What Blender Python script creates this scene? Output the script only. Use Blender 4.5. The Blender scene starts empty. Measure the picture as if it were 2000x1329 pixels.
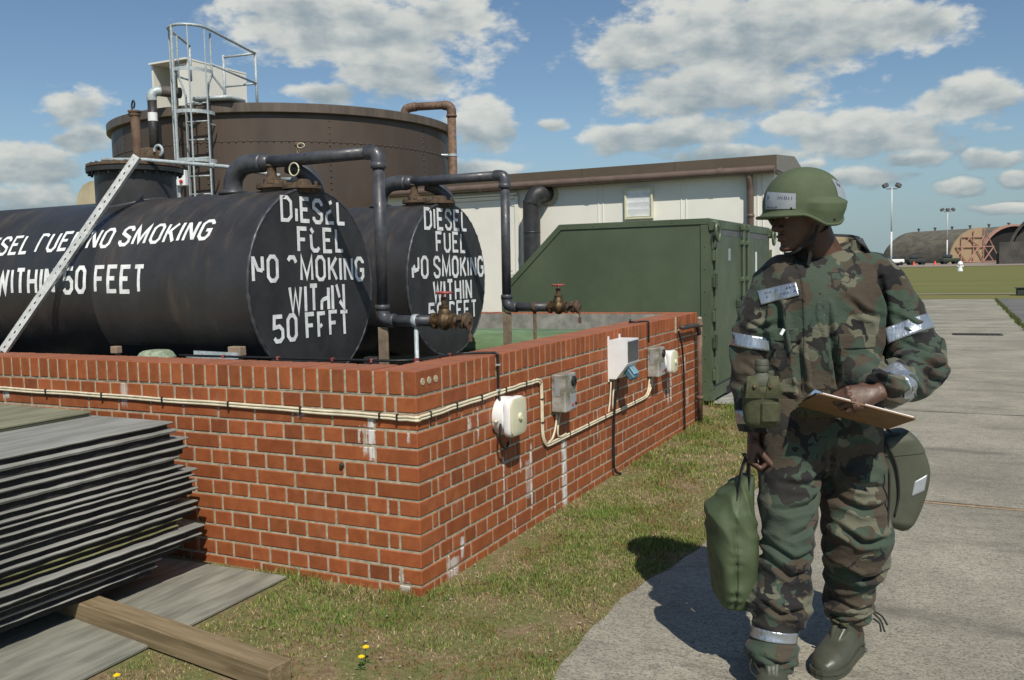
import bpy, bmesh, math, random
import numpy as np
from mathutils import Vector, Matrix
from mathutils.bvhtree import BVHTree
R = math.radians
random.seed(7)
RS = np.random.RandomState(11)
SC = bpy.context.scene
COL = SC.collection

# ------------------------------------------------------------------ camera
YAW, PITCH, ROLL = -0.458205, -0.0800601, -0.0220411
CAM = Vector((2.03225, -3.19283, 1.400872))
_f = Vector((math.sin(YAW)*math.cos(PITCH), math.cos(YAW)*math.cos(PITCH), math.sin(PITCH)))
_r = Vector((math.cos(YAW), -math.sin(YAW), 0)); _u = _r.cross(_f)
_r2 = _r*math.cos(ROLL)+_u*math.sin(ROLL); _u2 = -_r*math.sin(ROLL)+_u*math.cos(ROLL)
cd = bpy.data.cameras.new('camera'); cam = bpy.data.objects.new('camera', cd); COL.objects.link(cam)
cam.matrix_world = Matrix(((_r2.x, _u2.x, -_f.x, CAM.x), (_r2.y, _u2.y, -_f.y, CAM.y), (_r2.z, _u2.z, -_f.z, CAM.z), (0, 0, 0, 1)))
cd.sensor_width = 36; cd.lens = 1753.6/2000*36; cd.clip_start = 0.05; cd.clip_end = 6000
SC.camera = cam

# ------------------------------------------------------------------ light, sky
SUN = Vector((0.42, -0.52, 0.78)).normalized()
sl = bpy.data.lights.new('sun', 'SUN'); sl.energy = 4.8; sl.angle = R(0.5); sl.color = (1, 0.94, 0.84)
so = bpy.data.objects.new('sun', sl); COL.objects.link(so)
so.rotation_euler = SUN.to_track_quat('Z', 'Y').to_euler(); so.location = (0, 0, 60)
SC.view_settings.view_transform = 'Standard'; SC.view_settings.look = 'None'
SC.view_settings.exposure = -0.12; SC.view_settings.gamma = 1; SC.view_settings.use_curve_mapping = False

class NT:
    """small helper round a node tree"""
    def __init__(s, nt): s.t = nt; s.n = nt.nodes; s.l = nt.links
    def new(s, typ, **kw):
        n = s.n.new(typ)
        for k, v in kw.items(): setattr(n, k, v)
        return n
    def put(s, sock, v):
        if isinstance(v, bpy.types.NodeSocket): s.l.new(v, sock)
        elif v is not None:
            try: sock.default_value = v
            except Exception:
                sock.default_value = tuple(v)+(1,) if len(v) == 3 else v
    def m(s, op, a, b=None, c=None, clamp=False):
        n = s.new('ShaderNodeMath', operation=op, use_clamp=clamp)
        s.put(n.inputs[0], a); s.put(n.inputs[1], b)
        if c is not None: s.put(n.inputs[2], c)
        return n.outputs[0]
    def noise(s, vec, scale, detail=4, rough=.55, dist=0, out=0):
        n = s.new('ShaderNodeTexNoise'); s.put(n.inputs['Vector'], vec); n.inputs['Scale'].default_value = scale
        n.inputs['Detail'].default_value = detail; n.inputs['Roughness'].default_value = rough; n.inputs['Distortion'].default_value = dist
        return n.outputs[out]
    def mix(s, f, a, b, blend='MIX'):
        n = s.new('ShaderNodeMix', data_type='RGBA', blend_type=blend); n.clamp_factor = True
        s.put(n.inputs[0], f); s.put(n.inputs[6], a); s.put(n.inputs[7], b)
        return n.outputs[2]
    def ramp(s, f, a, b, lo=0., hi=1.):
        n = s.new('ShaderNodeMapRange', interpolation_type='SMOOTHSTEP')
        s.put(n.inputs[0], f); n.inputs[1].default_value = a; n.inputs[2].default_value = b; n.inputs[3].default_value = lo; n.inputs[4].default_value = hi
        return n.outputs[0]
    def obj(s): return s.new('ShaderNodeTexCoord').outputs['Object']
    def map(s, vec, scale=(1, 1, 1), loc=(0, 0, 0), rot=(0, 0, 0)):
        n = s.new('ShaderNodeMapping'); s.put(n.inputs[0], vec); n.inputs[1].default_value = loc; n.inputs[2].default_value = rot; n.inputs[3].default_value = scale
        return n.outputs[0]

W = bpy.data.worlds.new('World'); SC.world = W; W.use_nodes = True
w = NT(W.node_tree); w.n.clear()
sky = w.new('ShaderNodeTexSky', sky_type='NISHITA'); sky.sun_disc = False
sky.sun_elevation = math.asin(SUN.z); sky.sun_rotation = math.atan2(SUN.x, SUN.y)
sky.altitude = 0; sky.air_density = 1.0; sky.dust_density = 0.35; sky.ozone_density = 1.6
bg = w.new('ShaderNodeBackground'); bg.inputs[1].default_value = 0.088
# cumulus clouds: soft lumps of vapour at their bearings round the horizon, broken up by noise
CL = [(-0.19,0.238,0.185,0.053),(-0.313,0.229,0.07,0.038),(-0.071,0.233,0.087,0.026),(-0.232,0.18,0.118,0.031),(-0.281,0.14,0.088,0.018),(-0.079,0.128,0.104,0.024),(-0.149,0.141,0.04,0.014),(0.009,0.155,0.054,0.02),(-0.211,0.116,0.057,0.012),(0.034,0.098,0.027,0.013),(0.001,0.069,0.028,0.01),(-0.103,0.086,0.053,0.013),(-0.149,0.102,0.03,0.008),(-0.616,0.255,0.149,0.042),(-0.585,0.214,0.083,0.031),(-0.669,0.273,0.086,0.024),(-0.517,0.268,0.05,0.022),(-0.9,0.165,0.038,0.019),(-0.888,0.138,0.029,0.012),(-0.943,0.112,0.054,0.021),(-0.937,0.078,0.05,0.015),(-0.492,0.154,0.053,0.023),(-0.479,0.111,0.062,0.01),(-0.405,0.156,0.02,0.008),(-0.041,0.103,0.037,0.01),(0.054,0.077,0.017,0.01),(0.042,0.046,0.034,0.006),(-0.651,0.19,0.049,0.011)]
CL = [(a, e, sw*1.06, sh*1.12) for a, e, sw, sh in CL]
for k in range(14):
    a = random.choice((-1, 1))*random.uniform(0.75, 2.6)-0.42
    CL.append((a, random.uniform(.07, .3), random.uniform(.05, .2), random.uniform(.014, .05)))
tc = w.new('ShaderNodeTexCoord').outputs['Generated']
sep = w.new('ShaderNodeSeparateXYZ'); w.put(sep.inputs[0], tc)
az = w.m('ARCTAN2', sep.outputs[0], sep.outputs[1]); el = w.m('ARCSINE', sep.outputs[2])
cmb = w.new('ShaderNodeCombineXYZ'); w.put(cmb.inputs[0], az); w.put(cmb.inputs[1], w.m('MULTIPLY', el, 1.9)); cv = cmb.outputs[0]
wob = w.noise(cv, 7, 3, .6); wob2 = w.noise(w.map(cv, loc=(5, 2, 0)), 7, 3, .6)
az2 = w.m('ADD', az, w.m('MULTIPLY', w.m('SUBTRACT', wob, .5), .09)); el2 = w.m('ADD', el, w.m('MULTIPLY', w.m('SUBTRACT', wob2, .5), .03))
dens = None; hs = None; ws = None
for a, e, sw, sh in CL:
    u_ = w.m('MULTIPLY_ADD', az2, 1/sw, -a/sw); v_ = w.m('MULTIPLY_ADD', el2, 1/sh, -e/sh)
    vv = w.m('MULTIPLY', v_, v_)
    d_ = w.m('SUBTRACT', 1.15, w.m('SQRT', w.m('ADD', w.m('MULTIPLY', u_, u_), vv)))
    p_ = w.m('MAXIMUM', d_, 0.02)
    p_ = w.m('MULTIPLY', p_, p_)
    dens = d_ if dens is None else w.m('MAXIMUM', dens, d_)
    hh = w.m('MULTIPLY', p_, v_); hs = hh if hs is None else w.m('ADD', hs, hh)
    ws = p_ if ws is None else w.m('ADD', ws, p_)
hgt = w.m('DIVIDE', hs, ws)
def fbm(o):
    q = w.map(cv, loc=(-o[0], -o[1], 0)); return w.m('ADD', w.m('MULTIPLY', w.noise(q, 24, 7, .54, .1), .58), w.m('MULTIPLY', w.noise(q, 9, 3, .5), .42))
fb = fbm((0, 0)); fb2 = fbm((.012, .030))
dn = w.m('ADD', dens, w.m('MULTIPLY', w.m('SUBTRACT', fb, .5), 2.7))
alpha = w.ramp(w.m('ADD', dn, w.m('MULTIPLY', w.m('SUBTRACT', w.noise(cv, 70, 5, .6), .5), .55)), .04, .54)
lum = w.m('ADD', w.m('MULTIPLY_ADD', hgt, .30, .47), w.m('MULTIPLY', w.m('SUBTRACT', fb, fb2), 1.35))
lum = w.m('ADD', lum, w.m('MULTIPLY', w.ramp(dn, 1.0, .25), .10))
ccol = w.mix(w.ramp(lum, .18, .85), (.34, .425, .47), (.85, .86, .80))
low = w.ramp(sep.outputs[2], .0, .16, 1., 0.)
skc = w.mix(1., sky.outputs[0], (.92, 1.02, 1.07), 'MULTIPLY')
skc = w.mix(w.m('MULTIPLY', low, .80), skc, (3.0, 4.35, 5.15))
w.put(bg.inputs[0], skc)
cb = w.new('ShaderNodeBackground'); w.put(cb.inputs[0], ccol); cb.inputs[1].default_value = 0.88
mx = w.new('ShaderNodeMixShader'); w.put(mx.inputs[0], w.m('MULTIPLY', alpha, .93)); w.l.new(bg.outputs[0], mx.inputs[1]); w.l.new(cb.outputs[0], mx.inputs[2])
wo = w.new('ShaderNodeOutputWorld'); w.l.new(mx.outputs[0], wo.inputs[0])

# ------------------------------------------------------------------ helpers
def V(*a): return np.array(a, float)
def unit(v):
    v = np.asarray(v, float); return v/(np.linalg.norm(v)+1e-12)
def hashn(i, j, k, s):
    n = (i*374761393+j*668265263+k*1274126177+s*144269504) & 0xffffffff
    n = ((n ^ (n >> 13))*1274126177) & 0xffffffff
    return ((n ^ (n >> 16)) & 0xffff)/65535.0
def vnoise(p, seed=0):
    """value noise of an (n,3) array, -1..1"""
    p = np.asarray(p, float); i = np.floor(p).astype(np.int64); f = p-i; f = f*f*(3-2*f); o = 0
    for dx in (0, 1):
        for dy in (0, 1):
            for dz in (0, 1):
                wgt = (f[:, 0] if dx else 1-f[:, 0])*(f[:, 1] if dy else 1-f[:, 1])*(f[:, 2] if dz else 1-f[:, 2])
                o = o+wgt*hashn(i[:, 0]+dx, i[:, 1]+dy, i[:, 2]+dz, seed)
    return o*2-1
def basis(d, ref=(0, 0, 1)):
    d = unit(d); ref = np.asarray(ref, float)
    if abs(d@ref) > .97: ref = V(1, 0, 0) if abs(d[0]) < .9 else V(0, 1, 0)
    a = unit(np.cross(ref, d)); return a, np.cross(d, a)
def spline(pts, n):
    P = np.asarray(pts, float); m = len(P)
    if m == 2: return np.array([P[0]+(P[1]-P[0])*t for t in np.linspace(0, 1, n)])
    Q = np.vstack([2*P[0]-P[1], P, 2*P[-1]-P[-2]]); out = []
    for t in np.linspace(0, m-1, n):
        i = min(int(t), m-2); s = t-i; a, b, c, d = Q[i:i+4]
        out.append(.5*((2*b)+(c-a)*s+(2*a-5*b+4*c-d)*s*s+(3*b-a-3*c+d)*s**3))
    return np.array(out)

class MB:
    def __init__(s): s.v = []; s.f = []; s.c = []
    def add(s, vs, fs, col=None):
        o = len(s.v); s.v += [tuple(map(float, p)) for p in vs]; s.f += [tuple(i+o for i in f) for f in fs]
        s.c += [col]*len(vs); return s
    def box(s, c, size, rot=None, ch=0, col=None):
        """box (centre, full size), chamfered by ch, optionally turned by a 3x3 rot"""
        h = np.array(size)/2.; c = np.array(c, float)
        if ch <= 0:
            vs = [np.array([x, y, z])*h for x in (-1, 1) for y in (-1, 1) for z in (-1, 1)]
            fs = [(0, 1, 3, 2), (4, 6, 7, 5), (0, 4, 5, 1), (2, 3, 7, 6), (0, 2, 6, 4), (1, 5, 7, 3)]
        else:
            ch = min(ch, h.min()*.9); vs = []; ix = {}
            for x in (-1, 1):
                for y in (-1, 1):
                    for z in (-1, 1):
                        for a in range(3):
                            p = np.array([x, y, z])*h
                            for b in range(3):
                                if b != a: p[b] -= np.sign(p[b])*ch
                            ix[(x, y, z, a)] = len(vs); vs.append(p)
            fs = []
            for a in range(3):
                b, d = (a+1) % 3, (a+2) % 3
                for sg in (-1, 1):
                    q = []
                    for sb, sd in ((-1, -1), (1, -1), (1, 1), (-1, 1)):
                        k = [0, 0, 0]; k[a] = sg; k[b] = sb; k[d] = sd; q.append(ix[(*k, a)])
                    fs.append(tuple(q if sg > 0 else q[::-1]))
            for a in range(3):
                b, d = (a+1) % 3, (a+2) % 3
                for sb in (-1, 1):
                    for sd in (-1, 1):
                        k0 = [0, 0, 0]; k0[a] = -1; k0[b] = sb; k0[d] = sd; k1 = list(k0); k1[a] = 1
                        q = (ix[(*k0, b)], ix[(*k1, b)], ix[(*k1, d)], ix[(*k0, d)])
                        fs.append(q if sb*sd < 0 else q[::-1])
            for x in (-1, 1):
                for y in (-1, 1):
                    for z in (-1, 1):
                        q = (ix[(x, y, z, 0)], ix[(x, y, z, 1)], ix[(x, y, z, 2)]); fs.append(q if x*y*z > 0 else q[::-1])
        if rot is not None: vs = [np.asarray(rot)@p for p in vs]
        return s.add([p+c for p in vs], fs, col)
    def rings(s, R_, caps=(True, True), closed=True, col=None):
        n = len(R_[0]); vs = [p for r in R_ for p in r]; fs = []
        for i in range(len(R_)-1):
            for j in range(n if closed else n-1):
                k = (j+1) % n; fs.append((i*n+j, i*n+k, (i+1)*n+k, (i+1)*n+j))
        if caps[0]: fs.append(tuple(range(n))[::-1])
        if caps[1]: fs.append(tuple((len(R_)-1)*n+j for j in range(n)))
        return s.add(vs, fs, col)
    def tube(s, pts, r, n=12, caps=(True, True), smooth=0, col=None):
        P = np.asarray(pts, float)
        if smooth: P = spline(P, smooth)
        rr = np.interp(np.linspace(0, 1, len(P)), np.linspace(0, 1, np.size(r)), np.atleast_1d(r)) if np.size(r) > 1 else np.full(len(P), r)
        T = np.gradient(P, axis=0); a, b = basis(T[0]); Rg = []
        ang = np.arange(n)*2*math.pi/n
        for i in range(len(P)):
            t = unit(T[i]); a = unit(a-t*(a@t)); b = np.cross(t, a)
            Rg.append([P[i]+rr[i]*(math.cos(q)*a+math.sin(q)*b) for q in ang])
        return s.rings(Rg, caps, col=col)
    def cyl(s, p0, p1, r0, r1=None, n=24, caps=(True, True), col=None):
        return s.tube([p0, p1], [r0, r0 if r1 is None else r1], n, caps, col=col)
    def lathe(s, c, axis, prof, n=32, caps=(True, True), ref=(0, 0, 1), a0=0, a1=2*math.pi):
        """prof: (radius, height) pairs along axis from c"""
        a, b = basis(axis, ref); ax = unit(axis); c = np.asarray(c, float)
        full = abs(a1-a0-2*math.pi) < 1e-6
        ang = a0+(a1-a0)*np.arange(n)/(n if full else n-1)
        return s.rings([[c+ax*h+max(r, 1e-4)*(math.cos(q)*a+math.sin(q)*b) for q in ang] for r, h in prof], caps, full)
    def prism(s, poly, o, ex, ey, ez):
        """2-D outline poly in the plane (ex,ey) at o, pushed out by vector ez"""
        o, ex, ey, ez = map(lambda q: np.asarray(q, float), (o, ex, ey, ez))
        a = [o+ex*x+ey*y for x, y in poly]; return s.rings([a, [p+ez for p in a]])
    def ell(s, c, rad, rot=None, nu=20, nv=12):
        c = np.asarray(c, float); Rg = []
        for i in range(nv+1):
            t = math.pi*i/nv; k = max(math.sin(t), 1e-3)
            rg = [np.array([k*math.cos(2*math.pi*j/nu), k*math.sin(2*math.pi*j/nu), -math.cos(t)])*np.array(rad) for j in range(nu)]
            Rg.append([(np.asarray(rot)@p if rot is not None else p)+c for p in rg])
        return s.rings(Rg)
    def build(s, name, mat=None, parent=None, smooth=False, angle=None, xf=None, centre=False, fix=True):
        me = bpy.data.meshes.new(name)
        vs = np.array(s.v, float)
        if xf is not None:
            vs = vs@np.array(xf.to_3x3()).T+np.array(xf.translation)
        off = V(0, 0, 0)
        if centre: off = V((vs[:, 0].min()+vs[:, 0].max())/2, (vs[:, 1].min()+vs[:, 1].max())/2, vs[:, 2].min()); vs = vs-off
        me.from_pydata([tuple(p) for p in vs], [], s.f); me.update()
        if any(c is not None for c in s.c):
            at = me.color_attributes.new('tint', 'FLOAT_COLOR', 'POINT')
            at.data.foreach_set('color', np.array([(*(c or (1, 1, 1)), 1) for c in s.c], np.float32).ravel())
        if fix:
            bm = bmesh.new(); bm.from_mesh(me); bmesh.ops.recalc_face_normals(bm, faces=bm.faces); bm.to_mesh(me); bm.free()
        if smooth or angle:
            me.polygons.foreach_set('use_smooth', [True]*len(me.polygons))
            if angle: me.set_sharp_from_angle(angle=R(angle))
        if mat is not None: me.materials.append(mat)
        o = bpy.data.objects.new(name, me); COL.objects.link(o); o.location = off
        if parent is not None: o.parent = parent
        return o
def tag(o, label=None, cat=None, group=None, kind=None):
    for k, v in (('label', label), ('category', cat), ('group', group), ('kind', kind)):
        if v: o[k] = v
    return o
def empty(name, loc, label, cat, group=None, rz=0):
    o = bpy.data.objects.new(name, None); COL.objects.link(o); o.location = loc; o.rotation_euler.z = rz; o.empty_display_size = .1
    return tag(o, label, cat, group)
def copy_tree(o, parent=None):
    c = o.copy(); COL.objects.link(c); c.parent = parent
    for ch in list(o.children): copy_tree(ch, c)
    return c

# ------------------------------------------------------------------ materials
MATS = {}
def mat(name, col, rough=.6, metal=0., var=.25, scale=8., bump=0., bscale=60., col2=None, spec=.5, stretch=(1, 1, 1), coat=0, detail=6, attr=False):
    """principled material whose colour wanders between col and col2 (or darker/lighter col) by noise"""
    if name in MATS: return MATS[name]
    M = bpy.data.materials.new(name); M.use_nodes = True; t = NT(M.node_tree); p = t.n['Principled BSDF']
    oc = t.map(t.obj(), scale=stretch)
    c = np.array(col, float); lo = c*(1-var); hi = np.array(col2, float) if col2 else np.minimum(c*(1+var), .95)
    f = t.ramp(t.noise(oc, scale, detail, .6), .3, .7)
    cc = t.mix(f, tuple(lo), tuple(hi))
    if attr:
        a = t.new('ShaderNodeAttribute', attribute_name='tint'); cc = t.mix(1., cc, a.outputs[0], 'MULTIPLY')
    t.put(p.inputs['Base Color'], cc); p.inputs['Metallic'].default_value = metal
    t.put(p.inputs['Roughness'], t.ramp(t.noise(oc, scale*2.3, 4), .3, .7, max(rough-.1, .03), min(rough+.1, 1)))
    p.inputs['Specular IOR Level'].default_value = spec
    if coat: p.inputs['Coat Weight'].default_value = coat; p.inputs['Coat Roughness'].default_value = .25
    if bump:
        b = t.new('ShaderNodeBump'); b.inputs['Strength'].default_value = bump; b.inputs['Distance'].default_value = .004
        t.put(b.inputs['Height'], t.noise(oc, bscale, 5, .6)); t.put(p.inputs['Normal'], b.outputs[0])
    MATS[name] = M; return M
mat('mortar', (.40, .35, .25), .95, var=.25, scale=40, bump=.6, bscale=220)
mat('tank_black', (.030, .030, .031), .5, var=.3, scale=5, bump=.12, bscale=90)
mat('pipe_black', (.055, .057, .063), .42, var=.3, scale=14, bump=.1, bscale=120)
mat('rust', (.080, .055, .034), .85, var=.35, scale=30, col2=(.13, .085, .05), bump=.5, bscale=160)
mat('brass', (.11, .072, .035), .5, .55, var=.5, scale=30, bump=.3, bscale=140)
mat('rust_pipe', (.135, .078, .046), .75, var=.3, scale=12, col2=(.19, .12, .08), bump=.2)
mat('galv', (.40, .45, .46), .5, .12, var=.2, scale=30)
mat('strut', (.62, .62, .58), .4, .35, var=.15, scale=25)
mat('white_paint', (.78, .80, .80), .5, var=.08, scale=12)
mat('letter_white', (.80, .82, .80), .6, var=.16, scale=16, bump=.15)
mat('brown_tank', (.070, .050, .036), .5, var=.16, scale=1.3, bump=.08, bscale=20, stretch=(1, 1, .35))
mat('brown_rim', (.105, .082, .062), .5, var=.3, scale=5, stretch=(1, 1, .1))
mat('cream', (.76, .745, .66), .55, var=.05, scale=1.5, bump=.05, bscale=30)
mat('fascia', (.105, .078, .052), .5, var=.1, scale=2)
mat('gutter', (.135, .095, .075), .45, var=.12, scale=6)
mat('green_paint', (.078, .105, .060), .5, var=.13, scale=1.6, bump=.22, bscale=3.2)
mat('green_dark', (.040, .058, .034), .5, var=.2, scale=6)
mat('green_tank', (.135, .205, .105), .5, var=.3, scale=5, stretch=(.4, 2, 2))
mat('grey_trim', (.10, .10, .10), .5, var=.2, scale=10)
mat('render_grey', (.28, .275, .24), .9, var=.3, scale=7, bump=.4)
mat('concrete_floor', (.22, .21, .19), .95, var=.3, scale=5, bump=.3)
mat('black_rubber', (.012, .012, .013), .5, var=.2, scale=20)
mat('cable_cream', (.66, .59, .42), .5, var=.14, scale=20)
mat('cream_plastic', (.62, .60, .42), .45, var=.08, scale=12)
mat('white_plastic', (.80, .81, .80), .35, var=.04, scale=10)
mat('dirty_clear', (.22, .20, .13), .35, var=.45, scale=14, col2=(.40, .40, .36), coat=.3)
mat('blue_plastic', (.055, .13, .17), .4, var=.2, scale=20)
mat('red_paint', (.32, .05, .035), .5, var=.3, scale=20, col2=(.42, .12, .10))
mat('orange', (.75, .10, .03), .6, var=.1)
mat('sheet_top', (.25, .25, .225), .8, var=.22, scale=6, bump=.3, bscale=60, stretch=(2.5, .35, 1))
mat('sheet_green', (.20, .20, .13), .8, var=.25, scale=6, bump=.3, bscale=60, stretch=(2.5, .35, 1))
mat('sheet_olive', (.15, .15, .065), .8, var=.3, scale=9, bump=.3)
mat('sheet_gap_shade', (.016, .016, .016), .85, var=.4, scale=30, bump=.6, bscale=90)
mat('ground_sheet', (.225, .225, .185), .7, var=.3, scale=5, bump=.3, bscale=80, stretch=(3, .5, 1))
mat('shelter', (.125, .115, .085), .95, var=.3, scale=.35, stretch=(1, 1, 2.5))
mat('shelter_pale', (.36, .31, .21), .95, var=.2, scale=.3)
mat('shelter_dark', (.085, .08, .07), .95, var=.3, scale=.5)
mat('truss', (.36, .20, .15), .7, var=.1)
mat('tan_panel', (.33, .24, .14), .8, var=.15)
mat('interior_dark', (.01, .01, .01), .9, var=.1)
mat('skin', (.088, .043, .026), .5, var=.18, scale=18, bump=.12, bscale=260)
mat('olive_web', (.062, .066, .030), .8, var=.25, scale=40, bump=.5, bscale=420)
mat('olive_bag', (.058, .082, .036), .68, var=.14, scale=10, bump=.25, bscale=300)
mat('olive_grey', (.068, .074, .048), .62, var=.14, scale=10, bump=.3, bscale=350)
mat('black_web', (.014, .016, .013), .8, var=.3, scale=40)
mat('boot_green', (.060, .064, .045), .44, var=.12, scale=9, bump=.05, bscale=60)
mat('helmet', (.078, .105, .050), .66, var=.13, scale=9, bump=.5, bscale=900)
mat('hardboard', (.215, .125, .058), .6, var=.12, scale=20, bump=.15, bscale=200)
mat('paper', (.8, .8, .77), .7, var=.02)
mat('collar_black', (.045, .05, .055), .75, var=.25, scale=30)
mat('collar_tan', (.40, .34, .20), .8, var=.2, scale=30)
mat('eye_white', (.6, .57, .52), .3, var=.05)
mat('dandelion', (.85, .60, .01), .7, var=.1)
mat('leaf_green', (.06, .13, .025), .7, var=.3, scale=30)
mat('clothing_dark', (.03, .035, .03), .8, var=.3)
mat('glass_dark', (.05, .06, .07), .15, var=.1)
mat('tape_label', (.36, .385, .40), .40, .25, var=.1, scale=20)
mat('ink', (.05, .06, .11), .6, var=.2)
mat('chrome', (.75, .75, .72), .15, 1., var=.05)

def m_brick():
    M = bpy.data.materials.new('brick'); M.use_nodes = True; t = NT(M.node_tree); p = t.n['Principled BSDF']
    oc = t.obj(); a = t.new('ShaderNodeAttribute', attribute_name='tint')
    c = t.mix(t.ramp(t.noise(oc, 14, 6, .65), .3, .72), (.255, .070, .022), (.345, .104, .034))
    c = t.mix(1., c, a.outputs[0], 'MULTIPLY')
    c = t.mix(t.ramp(t.noise(oc, 90, 3), .66, .75, 0, .5), c, (.16, .05, .025))
    g = t.new('ShaderNodeNewGeometry'); sn = t.new('ShaderNodeSeparateXYZ'); t.put(sn.inputs[0], g.outputs['Normal'])
    c = t.mix(t.m('MULTIPLY', t.ramp(sn.outputs[2], .7, .95), .55), c, (.30, .15, .11))       # weathered top faces
    # lime run-off streaks: (axis 0 = along X face / 1 = along Y face, where, half width, top, bottom)
    sx = t.new('ShaderNodeSeparateXYZ'); t.put(sx.inputs[0], oc); X, Y, Z = sx.outputs
    wn = t.m('MULTIPLY', t.m('SUBTRACT', t.noise(oc, 26, 5, .7), .5), .034)
    zn = t.m('MULTIPLY', t.m('SUBTRACT', t.noise(t.map(oc, loc=(3, 1, 2)), 40, 4, .7), .5), .09)
    br = t.ramp(t.noise(t.map(oc, scale=(60, 60, 9)), 1, 5, .7), .34, .52)
    S = []
    for (ax, w0, hw, z1, z0, k) in ((0, -.235, .018, .77, .57, 1), (0, -.27, .012, .72, .60, .8), (0, -.30, .006, .72, .64, .8), (0, -.105, .010, .11, .015, 1), (0, -.085, .03, .045, .01, .9), (0, -.045, .006, .72, .66, .8),
        (1, .36, .016, .16, .06, 1), (1, .27, .06, .085, .0, .75), (1, .235, .006, .12, .03, .8), (1, .80, .007, .45, .19, .9), (1, 1.09, .035, .37, .17, .42), (1, 1.13, .010, .45, .10, .85), (1, 1.0, .006, .40, .33, .9), (1, .92, .006, .12, .02, .8),
        (1, 1.585, .043, .39, .0, 1), (1, 1.44, .008, .11, .01, .8), (1, .46, .012, .70, .64, .7), (1, .54, .006, .74, .58, .7), (1, 3.72, .016, .50, .30, .9), (1, 3.80, .016, .53, .30, .9), (1, 3.63, .01, .42, .34, .7), (1, 2.86, .01, .50, .42, .8), (1, 3.05, .008, .55, .48, .8), (1, 2.14, .006, .50, .30, .5), (1, 2.62, .006, .28, .14, .5), (1, 3.35, .006, .62, .45, .5), (1, 4.2, .05, .62, .50, .5), (1, 4.3, .04, .35, .2, .3), (0, -2.68, .03, .80, .74, .9), (0, -.62, .03, .775, .755, .8), (0, -1.75, .025, .86, .75, .6)):
        A, B, n = (X, Y, 0) if ax == 0 else (Y, X, 0)
        d = t.m('ADD', t.m('ABSOLUTE', t.m('SUBTRACT', A, w0)), wn)
        q = t.ramp(d, hw*1.05+.004, hw*.5)
        zz = t.m('ADD', Z, zn)
        q = t.m('MULTIPLY', q, t.m('MULTIPLY', t.ramp(zz, z0-.015, z0+.02), t.ramp(zz, z1+.012, z1-.012)))
        q = t.m('MULTIPLY', q, t.m('LESS_THAN', t.m('ABSOLUTE', B), .03))
        S.append(t.m('MULTIPLY', q, k))
    mx_ = S[0]
    for q in S[1:]: mx_ = t.m('MAXIMUM', mx_, q)
    mx_ = t.m('MULTIPLY', mx_, t.m('MULTIPLY_ADD', br, .75, .25))
    haze_ = t.m('MULTIPLY', t.ramp(t.noise(t.map(oc, scale=(5, 5, 2.2)), 1, 6, .7), .60, .78), .22)
    c = t.mix(haze_, c, (.45, .36, .30))
    c = t.mix(mx_, c, (.66, .66, .62))
    t.put(p.inputs['Base Color'], c); t.put(p.inputs['Roughness'], t.ramp(t.noise(oc, 40), .3, .7, .62, .85)); p.inputs['Specular IOR Level'].default_value = .35
    b = t.new('ShaderNodeBump'); b.inputs['Strength'].default_value = .35; b.inputs['Distance'].default_value = .004
    t.put(b.inputs['Height'], t.noise(oc, 130, 5, .65)); t.put(p.inputs['Normal'], b.outputs[0])
    MATS['brick'] = M
m_brick()
def m_tank():
    """black tank paint with dry dust and rusty bloom"""
    M = bpy.data.materials.new('tank_paint'); M.use_nodes = True; t = NT(M.node_tree); p = t.n['Principled BSDF']; oc = t.obj()
    c = t.mix(t.ramp(t.noise(oc, 3, 6, .65), .3, .7), (.027, .026, .026), (.040, .040, .041))
    st = t.m('MULTIPLY', t.ramp(t.noise(t.map(oc, scale=(9, 2.2, 1.6)), 1, 7, .7), .46, .72), t.ramp(t.noise(oc, 2.1, 3), .40, .60))
    c = t.mix(t.m('MULTIPLY', st, .48), c, (.105, .075, .050))
    sp = t.ramp(t.noise(oc, 70, 3), .70, .76); c = t.mix(t.m('MULTIPLY', sp, .25), c, (.12, .08, .05))
    t.put(p.inputs['Base Color'], c); t.put(p.inputs['Roughness'], t.m('ADD', t.ramp(t.noise(oc, 9, 5), .3, .7, .34, .5), t.m('MULTIPLY', st, .25)))
    b = t.new('ShaderNodeBump'); b.inputs['Strength'].default_value = .10; b.inputs['Distance'].default_value = .004
    t.put(b.inputs['Height'], t.noise(oc, 30, 6, .6)); t.put(p.inputs['Normal'], b.outputs[0]); MATS['tank_paint'] = M
m_tank()
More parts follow.
